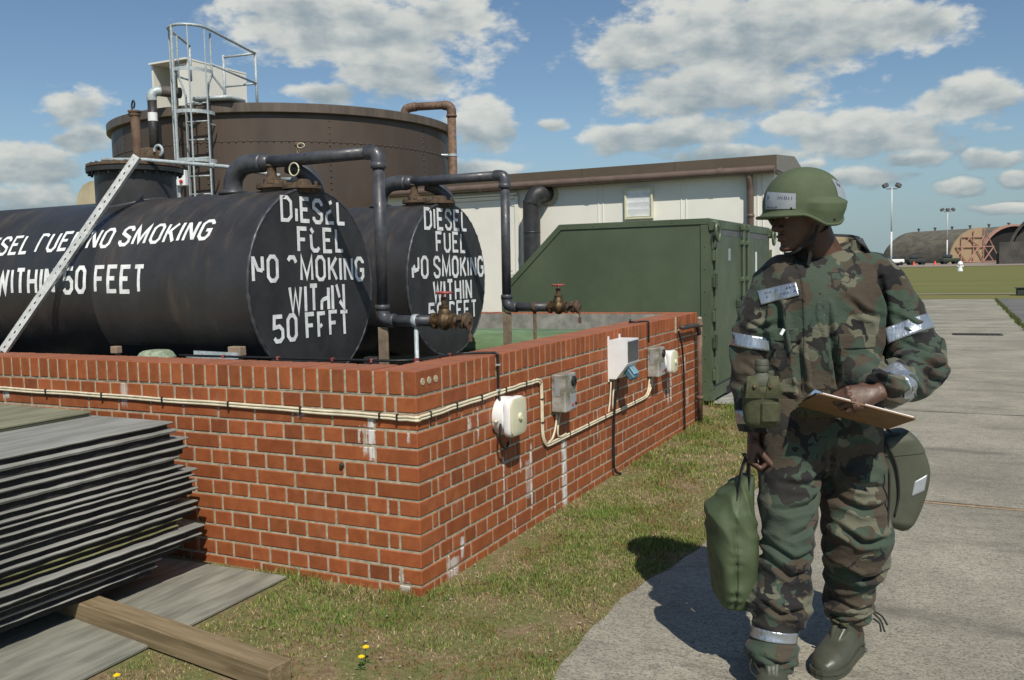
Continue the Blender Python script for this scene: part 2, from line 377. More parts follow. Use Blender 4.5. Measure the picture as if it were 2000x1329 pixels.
def m_camo():
    M = bpy.data.materials.new('woodland_camouflage'); M.use_nodes = True; t = NT(M.node_tree); p = t.n['Principled BSDF']
    oc = t.obj(); rag = t.new('ShaderNodeVectorMath', operation='SCALE'); rag.inputs[3].default_value = .035
    nn = t.new('ShaderNodeTexNoise'); t.put(nn.inputs[0], oc); nn.inputs['Scale'].default_value = 22; nn.inputs['Detail'].default_value = 3
    sb = t.new('ShaderNodeVectorMath', operation='SUBTRACT'); t.l.new(nn.outputs[1], sb.inputs[0]); sb.inputs[1].default_value = (.5, .5, .5)
    t.l.new(sb.outputs[0], rag.inputs[0]); ad = t.new('ShaderNodeVectorMath', operation='ADD'); t.put(ad.inputs[0], oc); t.l.new(rag.outputs[0], ad.inputs[1])
    q = t.map(ad.outputs[0], scale=(1, 1, 1.25), rot=(0, .35, 0))
    tan, grn, brn, blk = (.128, .128, .088), (.041, .066, .046), (.058, .044, .030), (.010, .010, .012)
    nA = t.noise(q, 7.2, 2.2, .5); nB = t.noise(t.map(q, loc=(7, 3, 1)), 6.6, 2.2, .5); nC = t.noise(t.map(q, loc=(1, 9, 4), scale=(1, 1, .8)), 6.2, 3, .55); nD = t.noise(t.map(q, loc=(4, 4, 8)), 6.5, 1)
    c = t.mix(t.m('GREATER_THAN', nA, .490), brn, grn)
    c = t.mix(t.m('GREATER_THAN', nB, .575), c, tan)
    vein = t.m('LESS_THAN', t.m('ABSOLUTE', t.m('SUBTRACT', nC, .5)), t.m('MULTIPLY', t.ramp(nD, .38, .62), .062))
    c = t.mix(vein, c, blk)
    c = t.mix(t.ramp(t.noise(oc, 3.5, 5), .3, .75, 0, .25), c, (.12, .11, .08))
    wv = t.noise(oc, 700, 2)
    t.put(p.inputs['Base Color'], c); p.inputs['Roughness'].default_value = .86; p.inputs['Specular IOR Level'].default_value = .25
    p.inputs['Sheen Weight'].default_value = .08
    h = t.m('ADD', t.m('MULTIPLY', wv, .08), t.noise(t.map(oc, scale=(1, 1, 1.8)), 26, 4, .6, .6))
    b = t.new('ShaderNodeBump'); b.inputs['Strength'].default_value = .5; b.inputs['Distance'].default_value = .010
    t.put(b.inputs['Height'], h); t.put(p.inputs['Normal'], b.outputs[0]); MATS['camo'] = M
m_camo()
def m_tape():
    M = bpy.data.materials.new('silver_tape'); M.use_nodes = True; t = NT(M.node_tree); p = t.n['Principled BSDF']; oc = t.obj()
    p.inputs['Base Color'].default_value = (.46, .49, .52, 1); p.inputs['Metallic'].default_value = .75
    t.put(p.inputs['Roughness'], t.ramp(t.noise(oc, 40, 3), .3, .7, .22, .42))
    b = t.new('ShaderNodeBump'); b.inputs['Strength'].default_value = .8; b.inputs['Distance'].default_value = .006
    t.put(b.inputs['Height'], t.noise(t.map(oc, scale=(1, 1, .35)), 46, 3, .55, .5)); t.put(p.inputs['Normal'], b.outputs[0]); MATS['silver_tape'] = M
m_tape()
def m_wood():
    M = bpy.data.materials.new('timber'); M.use_nodes = True; t = NT(M.node_tree); p = t.n['Principled BSDF']; oc = t.obj()
    g = t.noise(t.map(oc, scale=(2.2, 38, 38)), 1, 6, .6, .6)
    c = t.mix(t.ramp(g, .3, .7), (.145, .105, .052), (.275, .21, .12))
    c = t.mix(t.m('MULTIPLY', t.ramp(t.noise(t.map(oc, scale=(1.2, 90, 90)), 1, 3), .60, .68), .7), c, (.06, .037, .018))
    c = t.mix(t.m('MULTIPLY', t.ramp(t.noise(oc, 22, 4), .64, .72), .5), c, (.45, .40, .32))
    t.put(p.inputs['Base Color'], c); p.inputs['Roughness'].default_value = .8
    b = t.new('ShaderNodeBump'); b.inputs['Strength'].default_value = .5; b.inputs['Distance'].default_value = .004
    t.put(b.inputs['Height'], g); t.put(p.inputs['Normal'], b.outputs[0]); MATS['timber'] = M
m_wood()
def m_pad():
    M = bpy.data.materials.new('pad_concrete'); M.use_nodes = True; t = NT(M.node_tree); p = t.n['Principled BSDF']; oc = t.obj()
    c = t.mix(t.ramp(t.noise(oc, 1.1, 7, .65), .3, .7), (.275, .255, .20), (.43, .40, .315))
    br = t.noise(t.map(oc, scale=(16, 60, 1), rot=(0, 0, .1)), 1, 6, .75)
    c = t.mix(t.ramp(br, .48, .68, 0, .55), c, (.135, .125, .10))
    c = t.mix(t.ramp(t.noise(oc, 95, 5, .8), .48, .64, 0, .85), c, (.085, .08, .068))
    c = t.mix(t.ramp(t.noise(t.map(oc, scale=(1, 2.4, 1), rot=(0, 0, .1)), 30, 5, .75), .50, .66, 0, .6), c, (.12, .113, .095))
    c = t.mix(t.ramp(t.noise(t.map(oc, loc=(4, 4, 0)), 170, 3, .7), .60, .74, 0, .5), c, (.52, .49, .42))
    c = t.mix(t.m('MULTIPLY', t.ramp(t.noise(t.map(oc, scale=(.35, 1.0, 1)), 1.4, 6, .7), .50, .66), .65), c, (.105, .098, .082))
    t.put(p.inputs['Base Color'], c); p.inputs['Roughness'].default_value = .92; p.inputs['Specular IOR Level'].default_value = .3
    b = t.new('ShaderNodeBump'); b.inputs['Strength'].default_value = .6; b.inputs['Distance'].default_value = .006
    t.put(b.inputs['Height'], t.m('ADD', t.noise(oc, 120, 4, .7), t.m('MULTIPLY', br, .8))); t.put(p.inputs['Normal'], b.outputs[0]); MATS['pad'] = M
m_pad()
def m_ground():
    M = bpy.data.materials.new('turf_soil'); M.use_nodes = True; t = NT(M.node_tree); p = t.n['Principled BSDF']; oc = t.obj()
    soil = t.mix(t.ramp(t.noise(oc, 26, 6, .7), .3, .7), (.155, .10, .055), (.30, .235, .14))
    grs = t.mix(t.ramp(t.noise(oc, 40, 5, .7), .3, .7), (.10, .12, .035), (.21, .20, .085))
    c = t.mix(t.ramp(t.noise(oc, 3.3, 6, .7), .40, .58), soil, grs)
    sx = t.new('ShaderNodeSeparateXYZ'); t.put(sx.inputs[0], oc)
    far = t.mix(t.ramp(t.noise(t.map(oc, scale=(.03, .16, 1)), 1, 7, .6), .35, .65), (.185, .170, .062), (.135, .150, .046))
    far = t.mix(t.ramp(t.noise(t.map(oc, scale=(.3, 1.2, 1)), 1, 5, .7), .5, .7, 0, .35), far, (.17, .15, .065))
    c = t.mix(t.ramp(sx.outputs[1], 9, 20), c, far)
    t.put(p.inputs['Base Color'], c); p.inputs['Roughness'].default_value = .95; p.inputs['Specular IOR Level'].default_value = .15
    b = t.new('ShaderNodeBump'); b.inputs['Strength'].default_value = .7; b.inputs['Distance'].default_value = .012
    t.put(b.inputs['Height'], t.noise(oc, 60, 5, .7)); t.put(p.inputs['Normal'], b.outputs[0]); MATS['ground'] = M
m_ground()
def m_grass():
    M = bpy.data.materials.new('grass_blade'); M.use_nodes = True; t = NT(M.node_tree); p = t.n['Principled BSDF']
    a = t.new('ShaderNodeAttribute', attribute_name='tint'); t.put(p.inputs['Base Color'], a.outputs[0]); p.inputs['Roughness'].default_value = .7
    p.inputs['Specular IOR Level'].default_value = .25; MATS['grass'] = M
m_grass()
mat('asphalt_dark', (.13, .128, .115), .95, var=.2, scale=1.2, bump=.3, bscale=100)
mat('joint_sand', (.34, .24, .145), .95, var=.3, scale=30, bump=.4)
mat('joint', (.075, .07, .055), .95, var=.3, scale=20)
# ================================================================== THE SETTING
def flat(name, poly, z, m, cut=None):
    me = bpy.data.meshes.new(name); me.from_pydata([(x, y, z) for x, y in poly], [], [tuple(range(len(poly)))]); me.update()
    if me.polygons[0].normal.z < 0: me.flip_normals()
    me.materials.append(m); o = bpy.data.objects.new(name, me); COL.objects.link(o); o['kind'] = 'structure'; return o
flat('ground', [(-2500, -300), (2500, -300), (2500, 4000), (-2500, 4000)], 0, MATS['ground'])
PEY = [-6, -2, -.49, -.30, .02, .31, .60, .93, 1.20, 1.6, 3, 6, 12, 31]; PEX = [.95, .9, .836, .815, .79, .80, .855, .90, .935, .97, .95, .93, .95, .95]
def pad_edge(y): return np.interp(y, PEY, PEX)+.008*np.sin(np.asarray(y)*7.3+1)+.006*np.sin(np.asarray(y)*19)
ys = np.arange(-6, 31.01, .06)
flat('concrete_apron', [(pad_edge(y), y) for y in ys]+[(60, 31), (60, -6)], .008, MATS['pad'])
jb = MB()
for k, yj in enumerate((-4.32, -.95, 2.41, 5.77, 9.13, 12.5, 15.9, 19.3, 22.7, 26.1)):
    if k == 1: continue
    if k == 2:
        sb_ = MB(); xs = np.linspace(.98, 12, 120); sb_.rings([[(x, 2.395-.028+.004*math.sin(x*11), .0105), (x, 2.395+.026+.004*math.sin(x*7), .0105)] for x in xs], (False, False), False); so_ = sb_.build('sand_joint', MATS['joint_sand']); so_['kind'] = 'structure'
    n = 90; xs = np.linspace(.87, 12, n); wv = .007+.003*np.array([math.sin(x*9+k) for x in xs])
    jb.rings([[(x, yj-q+.004*math.sin(x*5), .0115), (x, yj+q+.004*math.sin(x*5), .0115)] for x, q in zip(xs, wv)], (False, False), False)
xs = np.linspace(-5, 31, 200)
jb.rings([[(3.27+.01*math.sin(y*3)-.01, y, .012), (3.27+.01*math.sin(y*3)+.012, y, .012)] for y in xs], (False, False), False)
o = jb.build('expansion_joints', MATS['joint']); o['kind'] = 'structure'
flat('asphalt_strip', [(3.30, 12.2), (60, 12.2), (60, 31), (3.30, 31)], .0155, MATS['asphalt_dark'])
flat('far_path', [(-60, 35.2), (90, 35.2), (90, 36.1), (-60, 36.1)], .02, mat('path', (.24, .215, .16), .95, var=.15, scale=.5))
flat('far_apron', [(-300, 186), (300, 140), (500, 420), (-300, 420)], .05, mat('far_apron', (.27, .215, .17), .95, var=.1, scale=.05))
flat('worn_soil', [(-.62, -1.35), (-.15, -1.02), (.0, -1.08), (-.05, -1.5), (-.5, -1.9), (-.9, -1.7)], .004, mat('soil', (.075, .045, .03), .95, var=.35, scale=40, bump=.8, bscale=80))

# ------------------------------------------------------------------ brick bund
HX, HY = -6.4, 4.66
bund = empty('brick_bund_wall', (0, 0, 0), 'low red brick bund wall with on-edge coping around the black tanks', 'wall')
ZC = .865
T_ = .215; e = .0045
core = MB()
core.box((HX/2, T_/2, ZC/2-.05), (-HX-2*e, T_-2*e, ZC+.098))
core.box((-T_/2, (HY+T_)/2, ZC/2-.05), (T_-2*e, HY-T_-.001, ZC+.098))
core.box((HX/2-T_/2, HY-T_/2, ZC/2-.05), (-HX-T_-.002, T_-2*e, ZC+.098))
core.box((HX+T_/2, HY/2, ZC/2-.05), (T_-2*e, HY-2*T_-.004, ZC+.098))
core.build('mortar_core', MATS['mortar'], bund)
bk = MB()
def tint():
    q = random.uniform(.83, 1.12)
    if random.random() < .10: q *= .80
    return (q*random.uniform(.96, 1.05), q, q*random.uniform(.92, 1.06))
def brick(x0, x1, y0, y1, z0, z1):
    j = lambda: random.uniform(-.0012, .0012)
    bk.box(((x0+x1)/2+j()*.5, (y0+y1)/2+j()*.5, (z0+z1)/2+j()), (abs(x1-x0)-.0012+j(), abs(y1-y0)-.0012+j(), z1-z0-.0012+j()), ch=.0034, col=tint())
DP = .1
def left(s0, s1, z0, z1): brick(-s1, -s0, 0, DP, z0, z1)
def right(s0, s1, z0, z1): brick(-DP, 0, s0, min(s1, HY), z0, z1)
for i in range(13):
    z1 = ZC-.005-.075*i; z0 = z1-.065
    ev = i % 2 == 0
    if ev: brick(-.1025, 0, 0, .215, z0, z1)
    else: brick(-.215, 0, 0, .1025, z0, z1)
    for fn, L, hdr in ((left, -HX, ev), (right, HY, not ev)):
        if hdr:
            fn(.1125, .1585, z0, z1); s = .1685
            while s < L-.02: fn(s, min(s+.1025, L), z0, z1); s += .1125
        else:
            s = .225
            while s < L-.02: fn(s, min(s+.215, L), z0, z1); s += .225
bk.build('brickwork', MATS['brick'], bund)
bk = MB()
Z0, Z1 = .871, .9745
s = 0
while s < -HX-.03: brick(-s-.065, -s, 0, .215, Z0, Z1); s += .075
s = .226
while s < HY-.04: brick(-.215, 0, s, s+.065, Z0, Z1); s += .075
s = .226
while s < -HX-.2: brick(-s-.065, -s, HY-.215, HY, Z0, Z1); s += .075
s = .226
while s < HY-.3: brick(HX, HX+.215, s, s+.065, Z0, Z1); s += .075
bk.build('coping', MATS['brick'], bund)
mc = MB()
mc.box((HX/2, T_/2, (ZC+Z1)/2-.002), (-HX-.008, T_-.010, Z1-ZC-.006)); mc.box((-T_/2, (HY+T_)/2, (ZC+Z1)/2-.002), (T_-.010, HY-T_-.008, Z1-ZC-.006))
mc.box((HX/2-T_/2, HY-T_/2, (ZC+Z1)/2-.002), (-HX-T_-.008, T_-.010, Z1-ZC-.006)); mc.box((HX+T_/2, HY/2, (ZC+Z1)/2-.002), (T_-.010, HY-2*T_-.010, Z1-ZC-.006))
mc.build('coping_mortar', MATS['mortar'], bund)
mp = MB()
for y in (.055, .108, .163): mp.lathe((-.002, y, .925), (1, 0, 0), [(.0165, 0), (.0155, .0045), (.004, .005)], 16)
mp.build('frog_hole_plugs', mat('plug', (.42, .37, .25), .95, var=.2, scale=60, bump=.5), bund)
lin = MB()
lin.box((HX/2, HY-T_-.006, .50), (-HX-2*T_-.01, .01, .935)); lin.box((HX/2, T_+.006, .45), (-HX-2*T_-.01, .01, .80)); lin.box((-T_-.006, HY/2, .45), (.01, HY-2*T_-.04, .80))
lin.build('render_lining', MATS['render_grey'], bund)
MB().box((HX/2, HY/2, .06), (-HX-2*T_-.03, HY-2*T_-.03, .1)).build('bund_floor', MATS['concrete_floor'], bund)


# ------------------------------------------------------------------ stencil lettering
def arc8(w, h=1): return [(w*.28, 0), (0, .17), (0, .83), (w*.28, 1), (w*.72, 1), (w, .83), (w, .17), (w*.72, 0), (w*.28, 0)]
GL = {
 'D': (.52, [[(0, 0), (0, 1), (.34, 1), (.52, .82), (.52, .18), (.34, 0), (0, 0)]]),
 'I': (.0, [[(0, 0), (0, 1)]]),
 'E': (.44, [[(.46, 1), (0, 1), (0, 0), (.46, 0)], [(.07, .52), (.36, .52)]]),
 'S': (.48, [[(.48, .76), (.48, .86), (.36, 1), (.12, 1), (0, .86), (0, .66), (.48, .36), (.48, .14), (.36, 0), (.12, 0), (0, .14), (0, .24)]]),
 'L': (.40, [[(0, 1), (0, 0), (.42, 0)]]),
 'F': (.42, [[(.46, 1), (0, 1), (0, 0)], [(.07, .52), (.36, .52)]]),
 'U': (.48, [[(0, 1), (0, .17), (.14, 0), (.34, 0), (.48, .17), (.48, 1)]]),
 'N': (.50, [[(0, 0), (0, 1)], [(.03, .96), (.47, .04)], [(.5, 0), (.5, 1)]]),
 'O': (.50, [arc8(.50)]),
 'M': (.66, [[(0, 0), (.02, 1), (.33, .12), (.64, 1), (.66, 0)]]),
 'K': (.48, [[(0, 0), (0, 1)], [(.48, 1), (.07, .46)], [(.18, .56), (.50, 0)]]),
 'G': (.50, [[(.5, .78), (.5, .84), (.36, 1), (.14, 1), (0, .83), (0, .17), (.14, 0), (.36, 0), (.5, .17), (.5, .46), (.28, .46)]]),
 'W': (.70, [[(0, 1), (.17, 0), (.35, .85), (.53, 0), (.70, 1)]]),
 'T': (.46, [[(0, 1), (.46, 1)], [(.23, .93), (.23, 0)]]),
 'H': (.48, [[(0, 0), (0, 1)], [(.07, .5), (.41, .5)], [(.48, 0), (.48, 1)]]),
 '5': (.46, [[(.46, 1), (.03, 1), (0, .56), (.30, .60), (.46, .44), (.46, .15), (.32, 0), (.10, 0), (0, .14)]]),
 '0': (.46, [arc8(.46)]),
 # letters whose paint has partly come away
 'i': (.0, [[(0, 0), (.01, .56)]]),
 'e': (.44, [[(.36, 1), (.20, .92)], [(.30, .58), (0, .40)], [(0, .40), (0, 0), (.46, 0)]]),
 'c': (.48, [[(0, 1), (.14, .8)], [(0, .72), (.02, .14), (.14, 0), (.34, 0), (.46, .14)], ]),
 's': (.48, [[(.48, .78), (.36, 1), (.12, 1), (.02, .86)]]),
 'n': (.50, [[(0, 0), (0, 1)], [(.03, .96), (.25, .46), (.5, .42)], [(.5, .42), (.5, 1)]]),
 'h': (.48, [[(0, 0), (.02, .34), (.12, .42), (.48, .50)], [(.48, 0), (.48, .9)]]),
 'm': (.50, [[(0, 1), (.2, .45)], [(.2, .3), (.5, 0), (.5, 1)]]),
 'j': (.50, [[(.02, 0), (0, .5)], [(.1, .62), (.2, .34), (.5, .42)], [(.5, .42), (.5, 1)]]),
 'l': (.42, [[(.42, 1), (0, 1), (0, 0)], [(.07, .42), (.22, .52)]]),
 'f': (.42, [[(.46, .95), (.05, .95), (0, .4)], [(0, .55), (.36, .52)]]),
 'z': (.46, [[(.28, 0), (.14, 0), (0, .17), (0, .83), (.14, 1), (.34, 1), (.46, .85), (.46, .6)]]),
 'r': (.42, [[(0, 0), (.03, 1), (.30, 1), (.46, .9)]]),
}
def strip(pl, hw):
    """mitred strip of half width hw along a polyline"""
    P = np.array(pl, float); closed = len(P) > 3 and np.allclose(P[0], P[-1]); m = len(P); o = []
    for i in range(m):
        a = P[i]-P[i-1] if i > 0 else (P[-1]-P[-2] if closed else P[1]-P[0])
        b = P[i+1]-P[i] if i < m-1 else (P[1]-P[0] if closed else P[-1]-P[-2])
        a, b = a/np.linalg.norm(a), b/np.linalg.norm(b); na, nb = np.array([-a[1], a[0]]), np.array([-b[1], b[0]])
        k = na+nb; k /= np.linalg.norm(k); q = hw/max(k@na, .45); o.append((P[i]+k*q, P[i]-k*q))
    return o
def text_mesh(mb, s, width, height, put, hw=.090, gap=.29, sub=1, tilt=0):
    """s laid from x=0 to width; put(x, y, lift) gives the 3-D point"""
    adv = []; x = 0
    for ch in s:
        if ch == ' ': x += .34; continue
        adv.append((ch, x)); x += GL[ch][0]+gap
    tot = x-gap; k = (width-2*hw*height)/(tot*height); lift = 0
    for ch, x0 in adv:
        dy = random.uniform(-.02, .02); rot = random.uniform(-.02, .02)
        for pl in GL[ch][1]:
            lift = (lift+1) % 5; prev = None; lf = .0010+.00025*lift
            if sub > 1:
                d = []
                for p, q in zip(pl[:-1], pl[1:]): d += [(p[0]+(q[0]-p[0])*t/sub, p[1]+(q[1]-p[1])*t/sub) for t in range(sub)]
                pl = d+[pl[-1]]
            st = strip([(p[0]*k, p[1]) for p in pl], hw*random.uniform(.88, 1.06))
            for a, b in zip(st[:-1], st[1:]):
                def F(p): return put((x0*k+p[0]-rot*p[1])*height+hw*height, (p[1]+dy)*height, lf)
                mb.add([F(a[0]), F(a[1]), F(b[1]), F(b[0])], [(0, 1, 2, 3)])

# ------------------------------------------------------------------ fuel tanks
TR, TZ, TX0, TX1 = .56, 1.325, -1.3, -5.4
def put_cyl(yc, ang0, x0, slope):
    def f(x, y, l):
        a = R(ang0)+slope*x+y/TR; r = TR+l
        return (x0+x, yc-r*math.cos(a), TZ+r*math.sin(a))
    return f
def put_disc(y0, z0, sl=0):
    return lambda x, y, l: (TX0+.002+l, y0+x, z0+y+sl*x)
def valve(parent, x, y, z, lab=None):
    b = MB()
    b.lathe((x-.075, y, z), (1, 0, 0), [(.030, 0), (.042, .004), (.044, .022), (.030, .026), (.032, .045), (.050, .065), (.052, .085), (.036, .108), (.030, .114), (.040, .118), (.042, .138), (.028, .142)], 20)
    b.lathe((x, y, z+.02), (0, 0, 1), [(.034, 0), (.036, .03), (.026, .045), (.028, .052), (.028, .060), (.016, .066), (.014, .095), (.018, .098), (.016, .108)], 16)
    for k in range(8):
        a = k*math.pi/4; b.lathe((x-.058, y+.038*math.cos(a), z+.038*math.sin(a)), (1, 0, 0), [(.006, -.012), (.006, .012)], 6)
    v = b.build('valve', MATS['brass'], parent, angle=40)
    h = MB(); h.tube([(x, y, z+.10), (x, y, z+.158)], .006, 8)
    pts = [(x+.040*math.cos(q), y+.040*math.sin(q), z+.150) for q in np.linspace(0, 2*math.pi, 25)]
    h.tube(pts, .007, 8)
    for q in range(5): h.tube([(x, y, z+.152), (x+.04*math.cos(q*1.2566), y+.04*math.sin(q*1.2566), z+.150)], .005, 6)
    h.build('handwheel', MATS['red_paint'], v, smooth=True)
    c = MB()
    c.lathe((x+.067, y, z), (1, 0, 0), [(.024, 0), (.026, .03), (.040, .034), (.040, .052), (.030, .056), (.030, .07), (.044, .073), (.044, .084), (.020, .088)], 18)
    for a in (.6, 2.7): c.box((x+.115, y+.05*math.cos(a), z+.05*math.sin(a)), (.03, .014, .03), ch=.004)
    c.build('hose_coupling', MATS['rust'], v, angle=40)
    r = MB(); r.tube([(x+.165+.004*math.sin(q), y-.02+.026*math.cos(q), z-.016+.034*math.sin(q)) for q in np.linspace(0, 6.283, 22)], .0032, 6)
    r.tube([(x+.165, y-.02, z-.05), (x+.166, y-.02, z-.068)], .004, 6); r.box((x+.166, y-.02, z-.088), (.022, .012, .042), ch=.004)
    r.build('padlock_ring', MATS['rust'], v, smooth=False)
def fuel_tank(label, yc, lines, neck):
    root = empty('fuel_tank', ((TX0+TX1)/2, yc, .11), label, 'tank', 'black diesel tanks in the bund')
    ox = Matrix.Translation((-root.location.x, -yc, -.11))
    def B(mb, name, m, par=root, **k): return mb.build(name, m, par, xf=ox if par is root else (Matrix.Translation((0, 0, 0)) if False else ox), **k)
    n = 96
    sh = MB(); sh.lathe((TX1, yc, TZ), (1, 0, 0), [(TR, 0), (TR, 1.35), (TR+.0015, 1.352), (TR+.0015, 1.366), (TR, 1.368), (TR, 2.9), (TR+.0015, 2.902), (TR+.0015, 2.915), (TR, 2.917), (TR, TX0-TX1)], n, (True, False))
    B(sh, 'shell', MATS['tank_paint'], smooth=False, angle=50)
    en = MB(); en.lathe((TX0-.004, yc, TZ), (1, 0, 0), [(TR-.012, 0), (TR-.012, .004), (TR*.5, .0045), (.001, .005)], n); B(en, 'end_plate', MATS['tank_black'], angle=40)
    wd = MB(); Rg = []
    for q in np.arange(160)*2*math.pi/160:
        j = 1+.18*math.sin(q*53)+.12*math.sin(q*31+1)
        Rg.append([(TX0-.008+.011*j*math.cos(a), yc+(TR-.004+.009*j*math.sin(a))*math.cos(q), TZ+(TR-.004+.009*j*math.sin(a))*math.sin(q)) for a in np.arange(8)*math.pi/4])
    Rg.append(Rg[0]); wd.rings(Rg, (False, False)); B(wd, 'weld_bead', MATS['pipe_black'], smooth=True)
    lt = MB()
    for s, x0, z0, w_, h_, sl in lines: text_mesh(lt, s, w_, h_, put_disc(x0, z0, sl))
    B(lt, 'end_lettering', MATS['letter_white'], fix=False)
    sd = MB()
    for x in (-1.75, -3.0, -4.6):
        sd.box((x, yc, .45), (.12, .8, .66), ch=.01); sd.box((x, yc, .14), (.3, .9, .06), ch=.006)
    B(sd, 'saddle', MATS['tank_black'])
    # delivery pipe: swan neck off the crown, along, down and out to the valve
    pp = MB(); yp = yc-.06
    pp.lathe((-1.84, yp, TZ+TR-.012), (0, 0, 1), [(.085, 0), (.085, .018), (.06, .024), (.058, .03)], 24)
    pp.tube([(-1.84, yp, 1.88), (-1.84, yp, 1.93), (-1.82, yp, 1.985), (-1.77, yp, 2.03), (-1.70, yp, 2.045), (-1.60, yp, 2.045)], .056, 20, smooth=22)
    pp.tube([(-1.47, yp+.06, 2.03), (-1.40, yp+.09, 2.0), (-1.345, yp+.12, 1.94), (-1.325, yp+.13, 1.86)], .050, 20, smooth=14)
    pp.lathe((-1.61, yp, 2.045), (1, 0, 0), [(.052, 0), (.052, .035), (.042, .05), (.036, .06)], 20)
    pp.tube([(-1.57, yp, 2.045), (-.845, yp, 2.047)], .035, 18)
    pp.tube([(-.87, yp, 2.047), (-.845, yp, 2.047), (-.81, yp, 2.04), (-.795, yp, 2.01), (-.795, yp, 1.975)], .040, 18, smooth=14)
    pp.lathe((-.795, yp, 1.99), (0, 0, -1), [(.043, 0), (.043, .03), (.036, .034)], 18)
    pp.tube([(-.795, yp, 1.98), (-.80, yp, 1.19)], .0325, 18)
    pp.lathe((-.80, yp, 1.215), (0, 0, -1), [(.036, 0), (.041, .004), (.041, .03)], 18)
    pp.tube([(-.80, yp, 1.20), (-.80, yp, 1.17), (-.785, yp, 1.14), (-.755, yp, 1.128), (-.72, yp, 1.127)], .038, 18, smooth=14)
    pp.tube([(-.74, yp, 1.127), (-.47, yp, 1.127)], .030, 18)
    pp.lathe((-.58, yp, 1.127), (1, 0, 0), [(.031, 0), (.034, .002), (.034, .02), (.031, .022)], 18)
    fp = B(pp, 'delivery_pipe', MATS['pipe_black'], smooth=True)
    n0 = len(COL.objects)
    before = set(COL.objects); valve(None, -.405, yp, 1.127)
    for o in [q for q in COL.objects if q not in before]:
        if o.parent is None:
            o.parent = root; o.location = (-root.location.x, -yc, -.11)
    cl = MB()
    cl.lathe((-1.54, yp, 2.05), (0, 0, -1), [(.03, 0), (.034, .03), (.026, .04), (.030, .10), (.05, .105), (.05, .13)], 16)
    cl.lathe((-1.50, yp+.02, TZ+TR-.02), (0, 0, 1), [(.11, 0), (.11, .022), (.135, .024), (.135, .044), (.05, .048), (.045, .07)], 28)
    for k in range(8): cl.lathe((-1.50+.118*math.cos(k*.785), yp+.02+.118*math.sin(k*.785), TZ+TR+.02), (0, 0, 1), [(.012, 0), (.012, .018), (.006, .022)], 6)
    cl.lathe((-1.30-.04, yp+.02, TZ+TR-.03), (0, 0, 1), [(.09, 0), (.09, .02), (.115, .022), (.115, .04), (.06, .044), (.05, .075), (.03, .08)], 28)
    for k in range(6): cl.lathe((-1.34+.10*math.cos(k*1.047), yp+.02+.10*math.sin(k*1.047), TZ+TR+.01), (0, 0, 1), [(.011, 0), (.011, .02), (.005, .024)], 6)
    B(cl, 'hatch_flange', MATS['rust'], angle=40)
    if neck:
        rg = MB(); rg.tube([(-1.335+.034*math.cos(q), yp-.05, 1.985+.036*math.sin(q)) for q in np.linspace(0, 6.283, 24)], .004, 6); B(rg, 'lift_ring', MATS['cream_plastic'], smooth=True)
        dv = MB(); dv.tube([(-1.46, yp+.15, 1.87), (-1.463, yp+.15, 2.15)], .011, 10); dv.lathe((-1.463, yp+.15, 2.145), (0, 0, 1), [(.016, 0), (.020, .004), (.02, .02), (.01, .024)], 12)
        B(dv, 'dip_pipe', MATS['rust_pipe'], smooth=True)
        rg = MB(); rg.tube([(-1.425+.026*math.cos(q), yp+.13, 2.145+.014*math.sin(q)) for q in np.linspace(0, 6.283, 20)], .003, 6); B(rg, 'dip_ring', MATS['cream_plastic'], smooth=True)
        nk = MB(); cx = -2.715
        Rg = []
        for z, r in ((None, .245), (2.06, .245)):
            Rg.append([(cx+r*math.cos(a), yc+r*math.sin(a), (TZ+math.sqrt(max(TR**2-(r*math.sin(a))**2, 0))-.004) if z is None else z) for a in np.arange(64)*2*math.pi/64])
        nk.rings(Rg, (False, True)); B(nk, 'neck', MATS['tank_paint'], angle=40)
        wl = MB(); Rg = []
        for a in np.linspace(0, 2*math.pi, 90):
            r = .247; zz = TZ+math.sqrt(TR**2-(r*math.sin(a))**2)
            Rg.append([(cx+(r+.010*math.cos(q))*math.cos(a), yc+(r+.010*math.cos(q))*math.sin(a), zz+.010*math.sin(q)) for q in np.arange(6)*math.pi/3])
        wl.rings(Rg, (False, False)); B(wl, 'neck_weld', MATS['pipe_black'], smooth=True)
        lo = MB(); lo.lathe((cx, yc, 2.055), (0, 0, 1), [(.25, 0), (.292, .003), (.294, .03), (.25, .033)], 72)
        for k in range(24): lo.lathe((cx+.274*math.cos(k*.2618), yc+.274*math.sin(k*.2618), 2.040), (0, 0, 1), [(.009, 0), (.009, .015)], 6)
        B(lo, 'neck_flange', MATS['tank_black'], angle=40)
        li = MB(); li.lathe((cx, yc, 2.089), (0, 0, 1), [(.288, 0), (.292, .004), (.290, .020), (.24, .024), (.001, .025)], 72)
        for k in range(24): li.lathe((cx+.268*math.cos(k*.2618+.13), yc+.268*math.sin(k*.2618+.13), 2.109), (0, 0, 1), [(.009, 0), (.009, .008), (.005, .010)], 6)
        li.lathe((cx+.13, yc+.0, 2.113), (0, 0, 1), [(.07, 0), (.07, .045), (.056, .05), (.056, .085), (.048, .095), (.03, .10)], 20)
        li.tube([(cx+.17, yc+.0, 2.165), (cx+.215, yc+.0, 2.165)], .018, 12); li.box((cx+.225, yc+.0, 2.15), (.045, .045, .075), ch=.008)
        B(li, 'neck_lid', MATS['rust'], angle=40)
        pr_ = MB(); pr_.tube([(cx+.235+.034*math.cos(q), yc-.02, 2.185+.034*math.sin(q)) for q in np.linspace(-1.2, 3.3, 24)], .009, 8); B(pr_, 'lid_hook', MATS['galv'], smooth=True)
